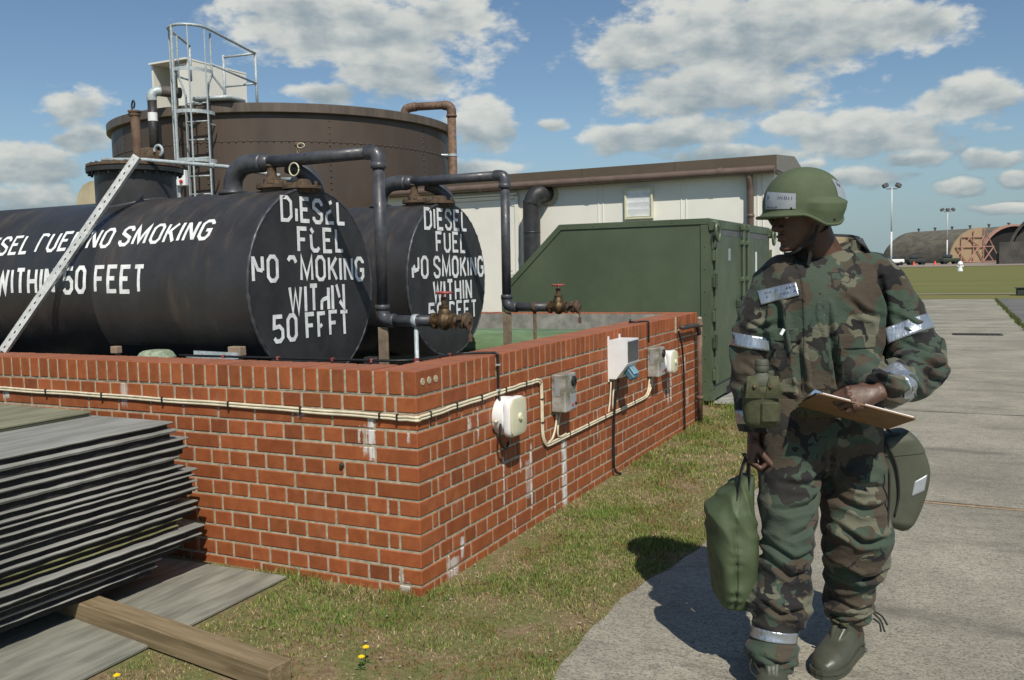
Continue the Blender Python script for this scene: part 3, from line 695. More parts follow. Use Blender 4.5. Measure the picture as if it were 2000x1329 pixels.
        vt = MB(); vt.tube([(cx, yc+.03, 2.11), (cx-.012, yc+.03, 2.455)], .029, 16); vt.lathe((cx-.012, yc+.03, 2.43), (0, 0, 1), [(.034, 0), (.036, .004), (.036, .022), (.042, .024), (.042, .034), (.02, .038)], 16)
        B(vt, 'vent_pipe', MATS['rust_pipe'], smooth=False, angle=40)
        hk = MB(); hk.tube([(cx-.03, yc+.03, 2.465), (cx-.035, yc+.03, 2.50), (cx-.02, yc+.03, 2.53), (cx-.008, yc+.03, 2.51), (cx-.018, yc+.03, 2.48)], .0055, 8, smooth=16); hk.tube([(cx-.035, yc+.03, 2.47), (cx-.07, yc+.03, 2.445)], .005, 6)
        B(hk, 'vent_shackle', MATS['black_rubber'], smooth=True)
        gp = MB(); gp.tube([(cx+.02, yc-.27, 2.122), (cx+.24, yc-.14, 2.118), (cx+.72, yc+.06, 2.06), (-1.62, yc+.10, 1.985)], .012, 10); gp.tube([(-1.60, yc+.10, 1.96), (-1.36, yc+.10, 1.945)], .014, 10)
        gp.lathe((cx+.62, yc+.02, 2.072), (1, 0, -.11), [(.016, 0), (.018, .003), (.018, .035), (.016, .038)], 12); B(gp, 'conduit', MATS['galv'], smooth=True)
        lt = MB()
        text_mesh(lt, 'DIESEL rUEL NO SMOKING', 2.03, .122, put_cyl(yc, 23.4, -3.66, R(2.9)), hw=.088, sub=4)
        text_mesh(lt, 'WITHIN 50 FEET', 1.30, .142, put_cyl(yc, -1.2, -3.36, R(.3)), hw=.088, sub=4)
        B(lt, 'side_lettering', MATS['letter_white'], fix=False)
        ym = MB(); text_mesh(ym, 'I I I', .10, .02, lambda x, y, l: put_cyl(yc, 24.2, -2.56, 0)(x, y, l), hw=.16, sub=2)
        dr = MB()
        for k in range(3): dr.box((0, 0, 0), (.001, .001, .001))
    # support bracket and post of the pipe
    sb = MB(); sb.box((-.80, yp, .66), (.062, .016, .86), ch=.003); sb.box((-.76, yp-.02, .245), (.16, .10, .012)); B(sb, 'pipe_bracket', mat('bracket', (.20, .15, .10), .6, var=.3, scale=12))
    sb = MB(); sb.tube([(-.585, yp, .11), (-.585, yp, 1.10)], .0115, 12); sb.lathe((-.60, yp, 1.127), (1, 0, 0), [(.033, 0), (.036, .001), (.036, .03), (.033, .031)], 18)
    B(sb, 'pipe_post', MATS['galv'] if neck else MATS['rust'], smooth=True)
    return root
fuel_tank('nearer black diesel tank with a wide bolted neck and stencilled side', 1.0, [
    ('DiESeL', .715, 1.692, .585, .125, 0), ('FcEL', .846, 1.525, .43, .127, 0), ('nO sMOKING', .468, 1.362, 1.01, .130, -.01), ('WIThIm', .75, 1.180, .52, .142, 0), ('50 FlFT', .612, 1.026, .69, .135, .0)], True)
fuel_tank('farther black diesel tank standing parallel behind the nearer one', 2.54, [
    ('DIESEL', 2.21, 1.695, .615, .135, 0), ('FUEL', 2.36, 1.533, .44, .132, 0), ('jO SMOKING', 2.03, 1.352, 1.05, .138, 0), ('WITHIN', 2.30, 1.176, .58, .140, 0), ('5z rEET', 2.235, 1.035, .715, .122, 0)], False)

# green horizontal tank low in the bund
gt = empty('green_tank', (-1.9, 3.72, .11), 'light green horizontal tank lying low behind the black tanks', 'tank')
gx = Matrix.Translation((1.9, -3.72, -.11))
pf_ = [(3.72+.25*sx_-sx_*.15+sx_*.15*math.sin(q), .725+.15*math.cos(q)) for sx_, qs in ((-1, np.linspace(1.65, 0, 14)), (1, np.linspace(0, 1.65, 14))) for q in qs]
m_ = MB(); m_.prism(pf_, (-4.9, 0, 0), (0, 1, 0), (0, 0, 1), (4.42, 0, 0)); m_.build('tank_shell', MATS['green_tank'], gt, angle=35, xf=gx)
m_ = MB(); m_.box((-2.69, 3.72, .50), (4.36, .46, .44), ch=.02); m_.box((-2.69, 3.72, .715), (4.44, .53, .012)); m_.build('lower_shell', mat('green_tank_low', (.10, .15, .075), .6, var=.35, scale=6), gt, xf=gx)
m_ = MB(); m_.box((-2.69, 3.72, .20), (4.2, .40, .17), ch=.01); m_.build('plinth', MATS['render_grey'], gt, xf=gx)

# slotted channel leaning from neck to coping
def slotted(p0, p1, wd, dp, name, label, cat, m):
    p0, p1 = V(*p0), V(*p1); L = np.linalg.norm(p1-p0); d = (p1-p0)/L
    a = unit(np.cross(d, V(.50, -.80, .32))); nrm = unit(np.cross(a, d))
    if nrm@V(.5, -.8, .3) < 0: nrm = -nrm
    b = MB(); P = lambda s, t, h=0: p0+d*s+a*t+nrm*h
    per = .05; n = int(L/per); k = L/n; h2 = wd/2; sw = wd*.085
    for side in (0, 1):
        th = -.0025*side
        for i in range(n):
            s0, s1 = i*k, (i+1)*k; u0, u1 = s0+.016, s1-.018
            vs = [P(s0, -h2, th), P(s1, -h2, th), P(s1, h2, th), P(s0, h2, th), P(u0, -sw, th), P(u1, -sw, th), P(u1, sw, th), P(u0, sw, th)]
            b.add(vs, [(0, 1, 5, 4), (1, 2, 6, 5), (2, 3, 7, 6), (3, 0, 4, 7)])
    for sg in (-1, 1):
        q = [P(0, sg*(h2+.0006), .001), P(L, sg*(h2+.0006), .001), P(L, sg*(h2+.0006), -dp), P(0, sg*(h2+.0006), -dp)]
        q2 = [p-a*sg*.003 for p in q]; b.rings([q, q2])
    o = b.build(name, m, centre=True); tag(o, label, cat); return o
slotted((-2.36, .70, 2.118), (-2.935, .165, .985), .044, .030, 'slotted_channel', 'galvanised slotted channel leaning from the tank neck down to the coping', 'strut', MATS['strut'])
o = MB().box((-3.07, .20, .986), (.22, .05, .02), ch=.003).build('channel_offcut', MATS['strut'], centre=True); tag(o, 'short grey channel piece lying on the coping at the foot of the slotted channel', 'offcut')

# odds and ends standing just inside the coping
o = MB().lathe((-1.87, .33, .94), (0, 0, 1), [(.10, 0), (.105, .02), (.088, .045), (.07, .055), (.02, .06)], 9).build('cable_dome', mat('pale_green', (.24, .29, .20), .9, var=.3, scale=30, bump=.6), centre=True, angle=30); tag(o, 'small pale green domed cover just behind the front coping', 'cover')
st = MB(); st.box((-1.87, .33, .62), (.09, .09, .65)); o2 = st.build('cover_stem', MATS['render_grey']); o2.parent = o; o2.location = -o.location
b = MB(); b.box((-1.50, .36, .962), (.36, .05, .008), rot=Matrix.Rotation(-.12, 3, 'Z')); b.box((-1.50, .39, .975), (.36, .006, .03), rot=Matrix.Rotation(-.12, 3, 'Z')); b.box((-1.50, .37, .55), (.05, .05, .81))
o = b.build('cable_tray', MATS['galv'], centre=True); tag(o, 'short galvanised tray standing behind the front coping', 'cable tray')
b = MB(); b.box((-1.36, .40, .995), (.085, .05, .05), ch=.004); b.box((-1.36, .41, .55), (.03, .03, .85))
o = b.build('junction_box', mat('tan_box', (.30, .22, .15), .7, var=.2), centre=True); tag(o, 'small tan junction box beside the galvanised tray', 'box')
b = MB(); b.box((-2.10, .26, 1.0), (.05, .04, .04), ch=.004); b.box((-2.10, .27, .56), (.02, .02, .86))
o = b.build('pipe_clip', mat('tan_box', None), centre=True); tag(o, 'small brown clip post behind the coping under the 50 FEET lettering', 'clip')

# ------------------------------------------------------------------ electrics on the brick wall
def wall_cable(pts, r, n=8, smooth=None): return MB().tube(pts, r, n, smooth=smooth or 0)
cc = empty('cable_run', (0, 0, .77), 'cream twin cable clipped along both faces of the brick wall', 'cable')
cx_ = Matrix.Translation((0, 0, -.77))
def wob(pts, n=60, a=.003):
    P = spline(pts, n); P[:, 2] += a*np.sin(np.arange(len(P))*.7)*np.sin(np.arange(len(P))*.23); return P
b = MB()
for k, dz in enumerate((.0065, -.0065)):
    b.tube(wob([(-6.3, -.008, .806+dz), (-4.5, -.008, .800+dz), (-3.0, -.008, .796+dz), (-2.0, -.008, .792+dz), (-1.0, -.008, .785+dz), (-.25, -.008, .776+dz), (-.03, -.010, .773+dz), (.006, -.004, .773+dz), (.010, .03, .774+dz), (.008, .3, .779+dz), (.008, .7, .784+dz), (.008, 1.0, .787+dz), (.008, 1.18, .788+dz)], 160, .0018), .0062, 8)
b.tube([(.008, 1.17, .7945), (.008, 1.225, .792), (.008, 1.262, .775), (.008, 1.272, .74), (.008, 1.274, .52), (.008, 1.285, .46), (.008, 1.31, .43), (.008, 1.34, .418), (.008, 1.5, .418), (.008, 2.0, .424), (.008, 2.4, .429), (.008, 3.0, .437), (.008, 3.12, .446), (.009, 3.17, .48), (.012, 3.20, .56)], .0062, 8, smooth=80)
b.tube([(.008, 1.17, .7815), (.008, 1.215, .780), (.008, 1.246, .766), (.008, 1.256, .735), (.008, 1.258, .52), (.008, 1.272, .452), (.008, 1.31, .414), (.008, 1.35, .404), (.008, 1.5, .405), (.008, 2.0, .411), (.008, 2.4, .416), (.008, 3.0, .424), (.008, 3.16, .436), (.009, 3.21, .48), (.012, 3.24, .56)], .0062, 8, smooth=80)
b.tube([(.012, 1.46, .57), (.012, 1.44, .50), (.010, 1.40, .44), (.008, 1.35, .422)], .0062, 8, smooth=20); b.tube([(.014, 1.50, .57), (.014, 1.47, .50), (.012, 1.47, .44), (.010, 1.52, .425), (.008, 1.6, .428)], .0062, 8, smooth=20)
b.tube([(.014, 2.36, .64), (.012, 2.34, .52), (.008, 2.32, .44)], .0055, 8, smooth=16); b.tube([(.016, 2.42, .64), (.014, 2.39, .52), (.010, 2.40, .45), (.008, 2.44, .434)], .0055, 8, smooth=16)
b.tube([(.014, 3.27, .57), (.012, 3.25, .50), (.010, 3.2, .455)], .0055, 8, smooth=12)
b.build('cable', MATS['cable_cream'], cc, smooth=True, xf=cx_)
b = MB()
for x in list(np.arange(-6.2, -.1, .43))+[-.09]:
    z = .773+.0115*abs(x)**.9*.55; b.box((x, -.012, float(np.interp(x, [-6.3, -3, -1, 0], [.806, .796, .785, .773]))), (.007, .014, .034))
for y in (.09, .32, .56, .82, 1.06): b.box((.013, y, float(np.interp(y, [0, .3, .7, 1.18], [.774, .779, .784, .788]))), (.012, .006, .034))
for z in (.68, .55): b.box((.012, 1.266, z), (.010, .032, .006))
for y in (1.65, 1.95, 2.25, 2.55, 2.85): b.box((.012, y, float(np.interp(y, [1.5, 3.0], [.412, .431]))), (.010, .006, .034))
b.build('clips', MATS['black_rubber'], cc, xf=cx_)
# black cables
kb = empty('black_cable', (0, .74, .9), 'thin black cable laid along the inner coping edge then down to the nearer alarm sounder', 'cable')
kx = Matrix.Translation((0, -.74, -.9))
b = MB(); b.tube([(-1.6, .235, .984), (-1.0, .245, .984), (-.55, .25, .985), (-.30, .27, .985), (-.205, .36, .984), (-.19, .52, .983), (-.165, .66, .983), (-.13, .70, .983), (-.03, .735, .984), (.006, .742, .980), (.012, .743, .95), (.012, .74, .80), (.018, .735, .76), (.040, .715, .70), (.045, .69, .64), (.045, .68, .58), (.045, .70, .53), (.040, .76, .505), (.03, .80, .53)], .0062, 8, smooth=120)
b.build('cable', MATS['black_rubber'], kb, smooth=True, xf=kx)
b = MB()
for p in ((-1.3, .24, .984), (-.95, .246, .984), (-.62, .25, .985), (-.40, .258, .985), (-.21, .34, .985), (-.18, .60, .983)): b.box(p, (.012, .018, .016))
b.build('red_clips', MATS['red_paint'], kb, xf=kx)
b = MB()
for z in (.925, .80): b.box((.012, .742, z), (.016, .024, .008))
b.build('wall_clips', MATS['galv'], kb, xf=kx)
b = MB(); b.tube([(-.20, 3.40, .983), (-.10, 3.12, .985), (-.01, 3.17, .986), (.010, 3.19, .98), (.012, 3.19, .95), (.012, 3.19, .83)], .007, 8, smooth=40)
o = b.build('black_cable', MATS['black_rubber'], smooth=True, centre=True); tag(o, 'short black cable hooked over the coping down to the farther switch box', 'cable')
b = MB(); b.tube([(.05, 2.40, .66), (.05, 2.40, .60), (.03, 2.39, .50), (.018, 2.39, .3), (.016, 2.39, .10), (.02, 2.395, .045), (.035, 2.41, .02), (.05, 2.43, .012)], .0085, 8, smooth=50)
o = b.build('black_cable', MATS['black_rubber'], smooth=True, centre=True); tag(o, 'thick black cable hanging from the white socket box into the grass', 'cable')
# sounders: round white back, square cream face with a hub
def sounder(y, z, r, label):
    t = empty('alarm_sounder', (0, y, z), label, 'sounder', 'alarm sounders on the brick wall')
    m = MB(); m.lathe((0, 0, 0), (1, 0, 0), [(r*.98, 0), (r, .01), (r, .055), (r*.9, .062)], 36); m.build('round_back', MATS['white_plastic'], t, angle=40)
    def sq(h, x, ex=5): return [(x, h*np.sign(math.cos(a))*abs(math.cos(a))**(2/ex), h*1.06*np.sign(math.sin(a))*abs(math.sin(a))**(2/ex)) for a in np.arange(40)*2*math.pi/40]
    m = MB(); m.rings([sq(r*.93, .062), sq(r*.95, .066), sq(r*.95, .088), sq(r*.90, .096)]); m.build('square_rim', MATS['white_plastic'], t, angle=40)
    m = MB(); m.rings([sq(r*.89, .0965), sq(r*.88, .104), sq(r*.78, .108)]); m.lathe((.106, .0, .0), (1, 0, 0), [(.020, 0), (.019, .010), (.012, .014), (.011, .013)], 20); m.build('cream_face', MATS['cream_plastic'], t, angle=40)
    m = MB(); m.tube([(.03, -r, -.01), (.03, -r-.025, -.012)], .008, 8); m.build('cable_gland', MATS['cream_plastic'], t, smooth=True)
sounder(.78, .665, .098, 'round white alarm sounder with cream face, the nearer to the wall corner')
sounder(3.56, .65, .088, 'round white alarm sounder with cream face, beside the farther switch box')
def switch_box(y, z, label):
    t = empty('switch_box', (0, y, z), label, 'switch box', 'grimy switch boxes on the brick wall')
    m = MB(); m.box((.045, 0, .105), (.088, .165, .215), ch=.006); m.build('case', MATS['dirty_clear'], t)
    m = MB(); m.box((.0905, .03, .05), (.004, .085, .085), ch=.001); m.build('label_plate', MATS['tape_label'], t)
    m = MB(); m.box((.04, -.0838, .14), (.03, .003, .10)); m.build('side_plate', MATS['tape_label'], t)
    m = MB(); m.lathe((.089, .035, .165), (1, 0, 0), [(.030, 0), (.028, .012), (.010, .014)], 20); m.box((.098, .035, .165), (.010, .014, .05), ch=.003); m.build('rotary_switch', MATS['black_rubber'], t)
    m = MB(); m.lathe((.0925, .012, .035), (1, 0, 0), [(.008, 0), (.007, .006)], 10); m.build('red_button', mat('btn', (.5, .03, .03), .4), t)
    m = MB(); m.lathe((.0925, .058, .035), (1, 0, 0), [(.009, 0), (.008, .006)], 10); m.build('black_button', MATS['black_rubber'], t)
switch_box(1.49, .585, 'grimy clear-lidded switch box with a rotary knob, beside the nearer sounder')
switch_box(3.26, .575, 'grimy clear-lidded switch box partly covering the farther sounder')
t = empty('socket_box', (0, 2.46, .66), 'white socket box with a slanted blue socket underneath', 'socket box')
m = MB(); pf = [(0, .0), (0, .255), (.128, .255), (.128, .10), (.05, .0)]
m.prism(pf, (.006, -.12, 0), (1, 0, 0), (0, 0, 1), (0, .24, 0)); m.box((.003, -.11, .13), (.006, .02, .30)); m.box((.003, .11, .13), (.006, .02, .30)); m.build('white_case', MATS['white_plastic'], t)
m = MB(); m.box((.136, 0, .178), (.006, .21, .135), ch=.002); m.build('window', MATS['glass_dark'], t)
rot = Matrix.Rotation(math.atan2(.078, .10), 3, 'Y')
m = MB(); m.box((.112, .01, .030), (.045, .115, .10), rot=Matrix.Rotation(-.66, 3, 'Y') @ Matrix.Identity(3), ch=.008); m.build('blue_socket', MATS['blue_plastic'], t)
m = MB(); m.box((.137, .01, .048), (.010, .09, .06), rot=Matrix.Rotation(-.66, 3, 'Y'), ch=.003); m.build('socket_cap', mat('blue_light', (.16, .30, .36), .4), t)
# rusty standpipe at the wall end and a thin rod
t = empty('standpipe', (.05, 4.52, 0), 'rusty brown standpipe with a side branch at the far end of the wall', 'pipe')
m = MB(); m.tube([(0, 0, -.02), (0, 0, .92)], .024, 14); 
for z in (.22, .86): m.lathe((0, 0, z), (0, 0, 1), [(.026, 0), (.031, .002), (.031, .03), (.026, .032)], 14)
m.build('riser', MATS['rust_pipe'], t, smooth=True)
m = MB(); m.tube([(0, 0, .78), (0, -.05, .85), (0, -.12, .875), (0, -.5, .885), (-.02, -.53, .885)], .020, 12, smooth=26); m.build('branch', mat('dark_pipe', (.05, .038, .034), .6, var=.3, scale=30), t, smooth=True)
m = MB(); m.lathe((0, 0, .92), (0, 0, 1), [(.022, 0), (.02, .015), (.01, .022)], 12); m.build('top_plug', MATS['mortar'], t, smooth=True)
b = MB(); b.tube([(.02, 3.97, .86), (.03, 4.02, .74), (.02, 4.10, .60), (.015, 4.14, .4), (.018, 4.14, 0)], .008, 8, smooth=30)
o = b.build('black_cable', MATS['black_rubber'], smooth=True, centre=True); tag(o, 'black cable running down the brick beside the rusty standpipe', 'cable')
b = MB(); b.box((.001, 3.94, .905), (.012, .03, .13), ch=.003); o = b.build('mortar_patch', MATS['mortar']); o.parent = bund
b = MB(); b.lathe((-.397, -.001, .545), (0, -1, 0), [(.012, 0), (.010, .012), (.003, .014)], 9); b.tube([(-.40, -.004, .545), (-.385, -.02, .55)], .003, 6); o = b.build('rusty_fixing', MATS['rust']); o.parent = bund
# ================================================================== BIG TANK, BUILDING, CONTAINER
TC = V(-10.236, 11.531, 0); TH = 4.25
bt = empty('water_tank', tuple(TC), 'tall brown riveted steel storage tank with a caged ladder', 'storage tank')
bx = Matrix.Translation(tuple(-TC))
m = MB(); m.lathe(TC, (0, 0, 1), [(3.30, 0), (3.30, 1.12), (3.306, 1.122), (3.306, 2.37), (3.30, 2.372), (3.30, 3.62), (3.306, 3.622), (3.306, 4.10)], 128, (False, False)); m.build('tank_wall', MATS['brown_tank'], bt, angle=30, xf=bx)
m = MB(); m.lathe(TC, (0, 0, 1), [(3.28, 4.09), (3.375, 4.09), (3.389, 4.10), (3.389, 4.24), (3.375, 4.25), (3.2, 4.25), (.01, 4.40)], 128, (False, True)); m.build('rim_band', MATS['brown_rim'], bt, angle=30, xf=bx)
m = MB()
def rivet(a, z):
    n_ = V(math.cos(a), math.sin(a), 0); m.lathe(TC+n_*3.305+V(0, 0, z), n_, [(.017, 0), (.014, .008), (.006, .012)], 6, (False, True))
for z in (2.37, 3.62):
    for k in range(166): rivet(k*2*math.pi/166, z)
va_ = [R(-90+15*0+d) for d in range(-170, 190, 36)]
for a in va_:
    for z in np.arange(.1, 4.05, .105): rivet(a+R(6), z)
o = m.build('rivets', MATS['brown_tank'], bt, smooth=True, xf=bx)
al = R(15.3); LN = V(math.sin(al), -math.cos(al), 0); LT = V(math.cos(al), math.sin(al), 0)
def TP(r, t, z): return TC+LN*r+LT*t+V(0, 0, z)
lad = MB()
for s in (-1, 1):
    lad.box(TP(3.48, s*.20, 2.2), (.012, .06, 4.4), rot=Matrix.Rotation(al, 3, 'Z'))
for z in (1.0, 2.6, 3.9): 
    for s in (-1, 1): lad.tube([TP(3.3, s*.20, z), TP(3.48, s*.20, z)], .014, 6)
for s in (-1, 1): lad.tube([TP(3.48, s*.20, 4.36), TP(3.50, s*.24, 4.55), TP(3.50, s*.30, 4.68), TP(3.50, s*.30, 5.36)], .018, 8)
lo_ = lad.build('ladder', MATS['galv'], bt, xf=bx)
m = MB()
for z in np.arange(.35, 4.3, .30): m.tube([TP(3.48, -.2, z), TP(3.48, .2, z)], .012, 8)
m.build('rungs', MATS['galv'], lo_, smooth=True, xf=bx)
def hoop(mb, z, rad=.34, w_=.028):
    Rg = []
    for q in np.linspace(-.15, math.pi+.15, 26):
        p = TP(3.50+.08+rad*1.12*math.sin(q), rad*math.cos(q), z); d_ = unit(LN*math.sin(q)+LT*math.cos(q)); Rg.append([p-V(0, 0, w_), p+V(0, 0, w_), p+V(0, 0, w_)-d_*.006, p-V(0, 0, w_)-d_*.006])
    mb.rings(Rg)
m = MB()
for z in (2.57, 3.27, 4.05, 4.72): hoop(m, z)
for q in (.35, 1.15, 2.0, 2.8):
    p = lambda z: TP(3.50+.08+.335*1.12*math.sin(q), .335*math.cos(q), z); m.tube([p(1.8), p(5.40)], .014 if q != 2.0 else .024, 6)
m.build('safety_cage', MATS['galv'], lo_, angle=40, xf=bx)
m = MB()
m.tube([TP(2.15, .42, 5.33), TP(3.2, .36, 5.38), TP(3.55, .335, 5.40), TP(3.80, .27, 5.41), TP(3.95, 0, 5.41), TP(3.80, -.27, 5.41), TP(3.55, -.335, 5.40), TP(3.30, -.335, 5.36), TP(3.05, -.335, 5.30)], .024, 10, smooth=60)
m.tube([TP(3.05, -.335, 5.30), TP(3.05, -.335, 4.72)], .02, 8); m.tube([TP(3.05, -.335, 4.72), TP(3.5, -.32, 4.70)], .018, 8)
for t_ in (.42, -.20): m.tube([TP(2.15, t_, 4.25), TP(2.15, t_, 5.34)], .024, 8)
m.tube([TP(2.15, .42, 5.33), TP(2.15, -.20, 5.30)], .022, 8); m.tube([TP(2.15, .42, 4.80), TP(2.15, -.20, 4.78)], .020, 8); m.tube([TP(2.15, .42, 4.80), TP(3.5, .30, 4.86)], .020, 8)
m.tube([TP(3.5, .30, 4.70), TP(3.1, .30, 4.50), TP(3.1, .30, 4.30)], .02, 8); m.box(TP(3.2, .25, 4.33), (.7, .5, .06), rot=Matrix.Rotation(al, 3, 'Z'))
m.build('guard_rail', MATS['galv'], lo_, smooth=True, xf=bx)
m = MB(); p = TP(3.98, -.05, 2.97); m.box(p, (.17, .10, .25), rot=Matrix.Rotation(al, 3, 'Z'), ch=.01); cb_ = m.build('white_control_box', MATS['white_paint'], bt, xf=bx)
m = MB(); m.lathe(p+LN*.05+V(0.02, 0, -.06), LN, [(.03, 0), (.028, .02), (.01, .025)], 12); m.build('red_button', mat('btn', None), cb_, xf=bx)
# cream housing on the roof
m = MB(); X0, X1, Y0, Y1, A0, A1 = -11.11, -10.21, 8.9, 10.36, 4.26, 5.20
m.box(((X0+X1)/2, Y1-.02, (A0+A1)/2), (X1-X0, .04, A1-A0)); m.box((X1-.02, (Y0+Y1)/2-.021, (A0+A1)/2), (.04, Y1-Y0-.042, A1-A0)); m.box((X0+.02, (Y0+Y1)/2-.021, (A0+A1)/2), (.04, Y1-Y0-.042, A1-A0))
m.box(((X0+X1)/2, (Y0+Y1)/2-.03, A1+.022), (X1-X0+.012, Y1-Y0+.06, .03)); m.box(((X0+X1)/2, Y0+.85, (A0+A1)/2), (X1-X0-.082, .03, A1-A0-.01)); m.box((X1-.16, Y0+.02, (A0+A1)/2-.02), (.24, .03, A1-A0-.06))
m.build('cream_housing', MATS['cream'], bt, xf=bx)
m = MB(); p0 = TP(3.55, -.78, 0); m.tube([p0+V(0, 0, 3.40), p0+V(0, 0, 4.32)], .075, 18); ex_ = m.build('exhaust_riser', mat('sooty', (.045, .043, .042), .5, .3, var=.3, scale=8), bt, smooth=True, xf=bx)
m = MB(); m.tube([p0+V(0, 0, 4.31), p0+V(0, 0, 4.40), p0+V(.03, .04, 4.465), p0+V(.10, .13, 4.49)], .079, 18, smooth=14); m.build('silver_elbow', MATS['galv'], ex_, smooth=True, xf=bx)
m = MB(); m.tube([p0+V(.08, .11, 4.49), p0+V(.22, .42, 4.49)], .09, 18); m.build('dark_duct', mat('duct', (.10, .085, .075), .7, var=.3), ex_, smooth=True, xf=bx)
m = MB(); m.lathe(p0+V(0, 0, 3.98), (0, 0, 1), [(.077, 0), (.079, .001), (.079, .14), (.077, .141)], 20); m.build('white_band', MATS['white_paint'], ex_, angle=40, xf=bx)
m = MB(); m.lathe(p0+V(0, 0, 3.40), (0, 0, -1), [(.06, -.02), (.10, 0), (.10, .10), (.06, .12), (.05, .2)], 18); m.build('coupling', MATS['galv'], ex_, angle=40, xf=bx)
# overflow pipe
on = V(math.cos(R(12.9)), math.sin(R(12.9)), 0); po = TC+on*3.50
m = MB(); m.tube([po+V(0, 0, .1), po+V(0, 0, 4.42)], .085, 18); m.tube([po+V(0, 0, 4.38), po+V(0, 0, 4.50), po-on*.05+V(0, 0, 4.57), po-on*.16+V(0, 0, 4.60)], .092, 18, smooth=14)
m.tube([po-on*.14+V(0, 0, 4.60), po-on*.62+V(-.1, -.05, 4.60)], .078, 18); m.tube([po-on*.6+V(-.1, -.05, 4.60), po-on*.74+V(-.12, -.06, 4.58), po-on*.80+V(-.13, -.07, 4.50), po-on*.80+V(-.13, -.07, 4.22)], .088, 18, smooth=14)
for z in (4.36,): m.lathe(po+V(0, 0, z), (0, 0, 1), [(.088, 0), (.105, .002), (.105, .04), (.088, .042)], 18)
ov = m.build('overflow_pipe', MATS['rust_pipe'], bt, smooth=True, xf=bx)
m = MB(); m.lathe(po+V(0, 0, 3.60), (0, 0, 1), [(.087, 0), (.095, .002), (.095, .05), (.087, .052)], 18); m.tube([po+V(0, 0, 3.63), po-on*.28+V(-.10, -.22, 3.63)], .022, 8); m.build('pipe_bracket', MATS['galv'], ov, angle=40, xf=bx)

# ---- prefabricated white building
BX0, BX1, BY0, BY1 = -6.2, -.10, 9.0, 11.0
bd = empty('white_building', ((BX0+BX1)/2, (BY0+BY1)/2, 0), 'long low cream white prefab building with a brown roof edge', 'building')
bo = Matrix.Translation(tuple(-bd.location))
m = MB(); m.box(((BX0+BX1)/2, (BY0+BY1)/2, 1.33), (BX1-BX0, BY1-BY0, 2.66)); wl_ = m.build('wall', MATS['cream'], bd, xf=bo)
m = MB()
for x in (-.28, -1.31, -2.52, -3.84, -5.05):
    for d in (-.035, .035): m.box((x+d, BY0-.004, 1.33), (.016, .010, 2.5), ch=.003)
for y in (9.5, 10.2): 
    for d in (-.035, .035): m.box((BX1+.004, y+d, 1.33), (.010, .016, 2.5), ch=.003)
m.build('panel_joints', MATS['cream'], wl_, xf=bo)
m = MB(); pr_ = [(8.90, 2.585), (8.90, 2.79), (10.35, 2.91), (11.16, 2.79), (11.16, 2.585), (11.05, 2.56), (8.98, 2.56)]
m.prism(pr_, (BX0-.05, 0, 0), (0, 1, 0), (0, 0, 1), (BX1-BX0+.09, 0, 0)); rf = m.build('roof', MATS['fascia'], bd, xf=bo)
m = MB(); m.prism([(8.905, 2.60), (8.905, 2.787), (10.35, 2.906), (11.15, 2.787), (11.05, 2.60)], (BX1+.042, 0, 0), (0, 1, 0), (0, 0, 1), (.006, 0, 0)); m.build('lit_fascia_end', mat('fascia_lit', (.19, .165, .13), .5, var=.1), rf, xf=bo)  # end of the fascia in lighter brown: sunlight painted into its colour
m = MB()
for x in (-1.4, -2.75, -4.1, -5.4): m.box((x, 8.897, 2.69), (.012, .008, .20))
m.build('fascia_joints', MATS['fascia'], rf, xf=bo)
m = MB(); m.tube([(BX0-.03, 8.845, 2.615), (BX1+.03, 8.845, 2.600)], .052, 16)
for x in (-.8, -2.6, -4.4): m.lathe((x, 8.845, 2.606), (1, 0, 0), [(.053, 0), (.059, .002), (.059, .05), (.053, .052)], 16)
gu = m.build('gutter', MATS['gutter'], bd, angle=40, xf=bo)
m = MB(); m.tube([(-.40, 8.86, 2.60), (-.40, 8.88, 2.50), (-.40, 8.93, 2.42), (-.40, 8.945, 2.34), (-.40, 8.945, .05)], .045, 14)
for z in (2.0, 1.0): m.lathe((-.40, 8.945, z), (0, 0, 1), [(.046, 0), (.053, .002), (.053, .04), (.046, .042)], 14)
m.build('downpipe', MATS['gutter'], gu, smooth=True, xf=bo)
m = MB(); m.box((-4.53, 8.992, 1.24), (1.30, .03, 2.36), ch=.003); dr_ = m.build('door', MATS['cream'], bd, xf=bo)
m = MB(); m.box((-3.845, 8.985, 1.25), (.06, .05, 2.44), ch=.004); m.box((-5.215, 8.985, 1.25), (.06, .05, 2.44), ch=.004); m.box((-4.53, 8.985, 2.455), (1.30, .05, .05), ch=.004); m.box((-4.53, 8.97, 2.50), (1.42, .09, .025), ch=.003); m.build('door_frame', MATS['cream'], dr_, xf=bo)
m = MB(); m.box((-3.90, 8.972, 2.36), (.05, .006, .08)); m.build('white_label', MATS['white_paint'], dr_, xf=bo)
m = MB(); m.tube([(-4.05, 8.95, 1.30), (-4.05, 8.90, 1.30), (-3.90, 8.90, 1.30), (-3.90, 8.95, 1.30)], .010, 8); m.tube([(-4.05, 8.95, 1.36), (-4.05, 8.90, 1.36), (-3.90, 8.90, 1.36)], .010, 8); m.build('handle', MATS['galv'], dr_, smooth=True, xf=bo)
m = MB(); m.tube([(-4.75, 8.976, 2.02+.03*math.sin(q)) if 0 else (-4.75+.07*math.cos(q), 8.976, 2.02+.07*math.sin(q)) for q in np.linspace(0, 6.283, 24)], .005, 6); m.build('round_mark', mat('mark', (.6, .56, .42), .6), dr_, smooth=True, xf=bo)
vx0, vx1, vz0, vz1 = -2.143, -1.737, 2.045, 2.475
m = MB()
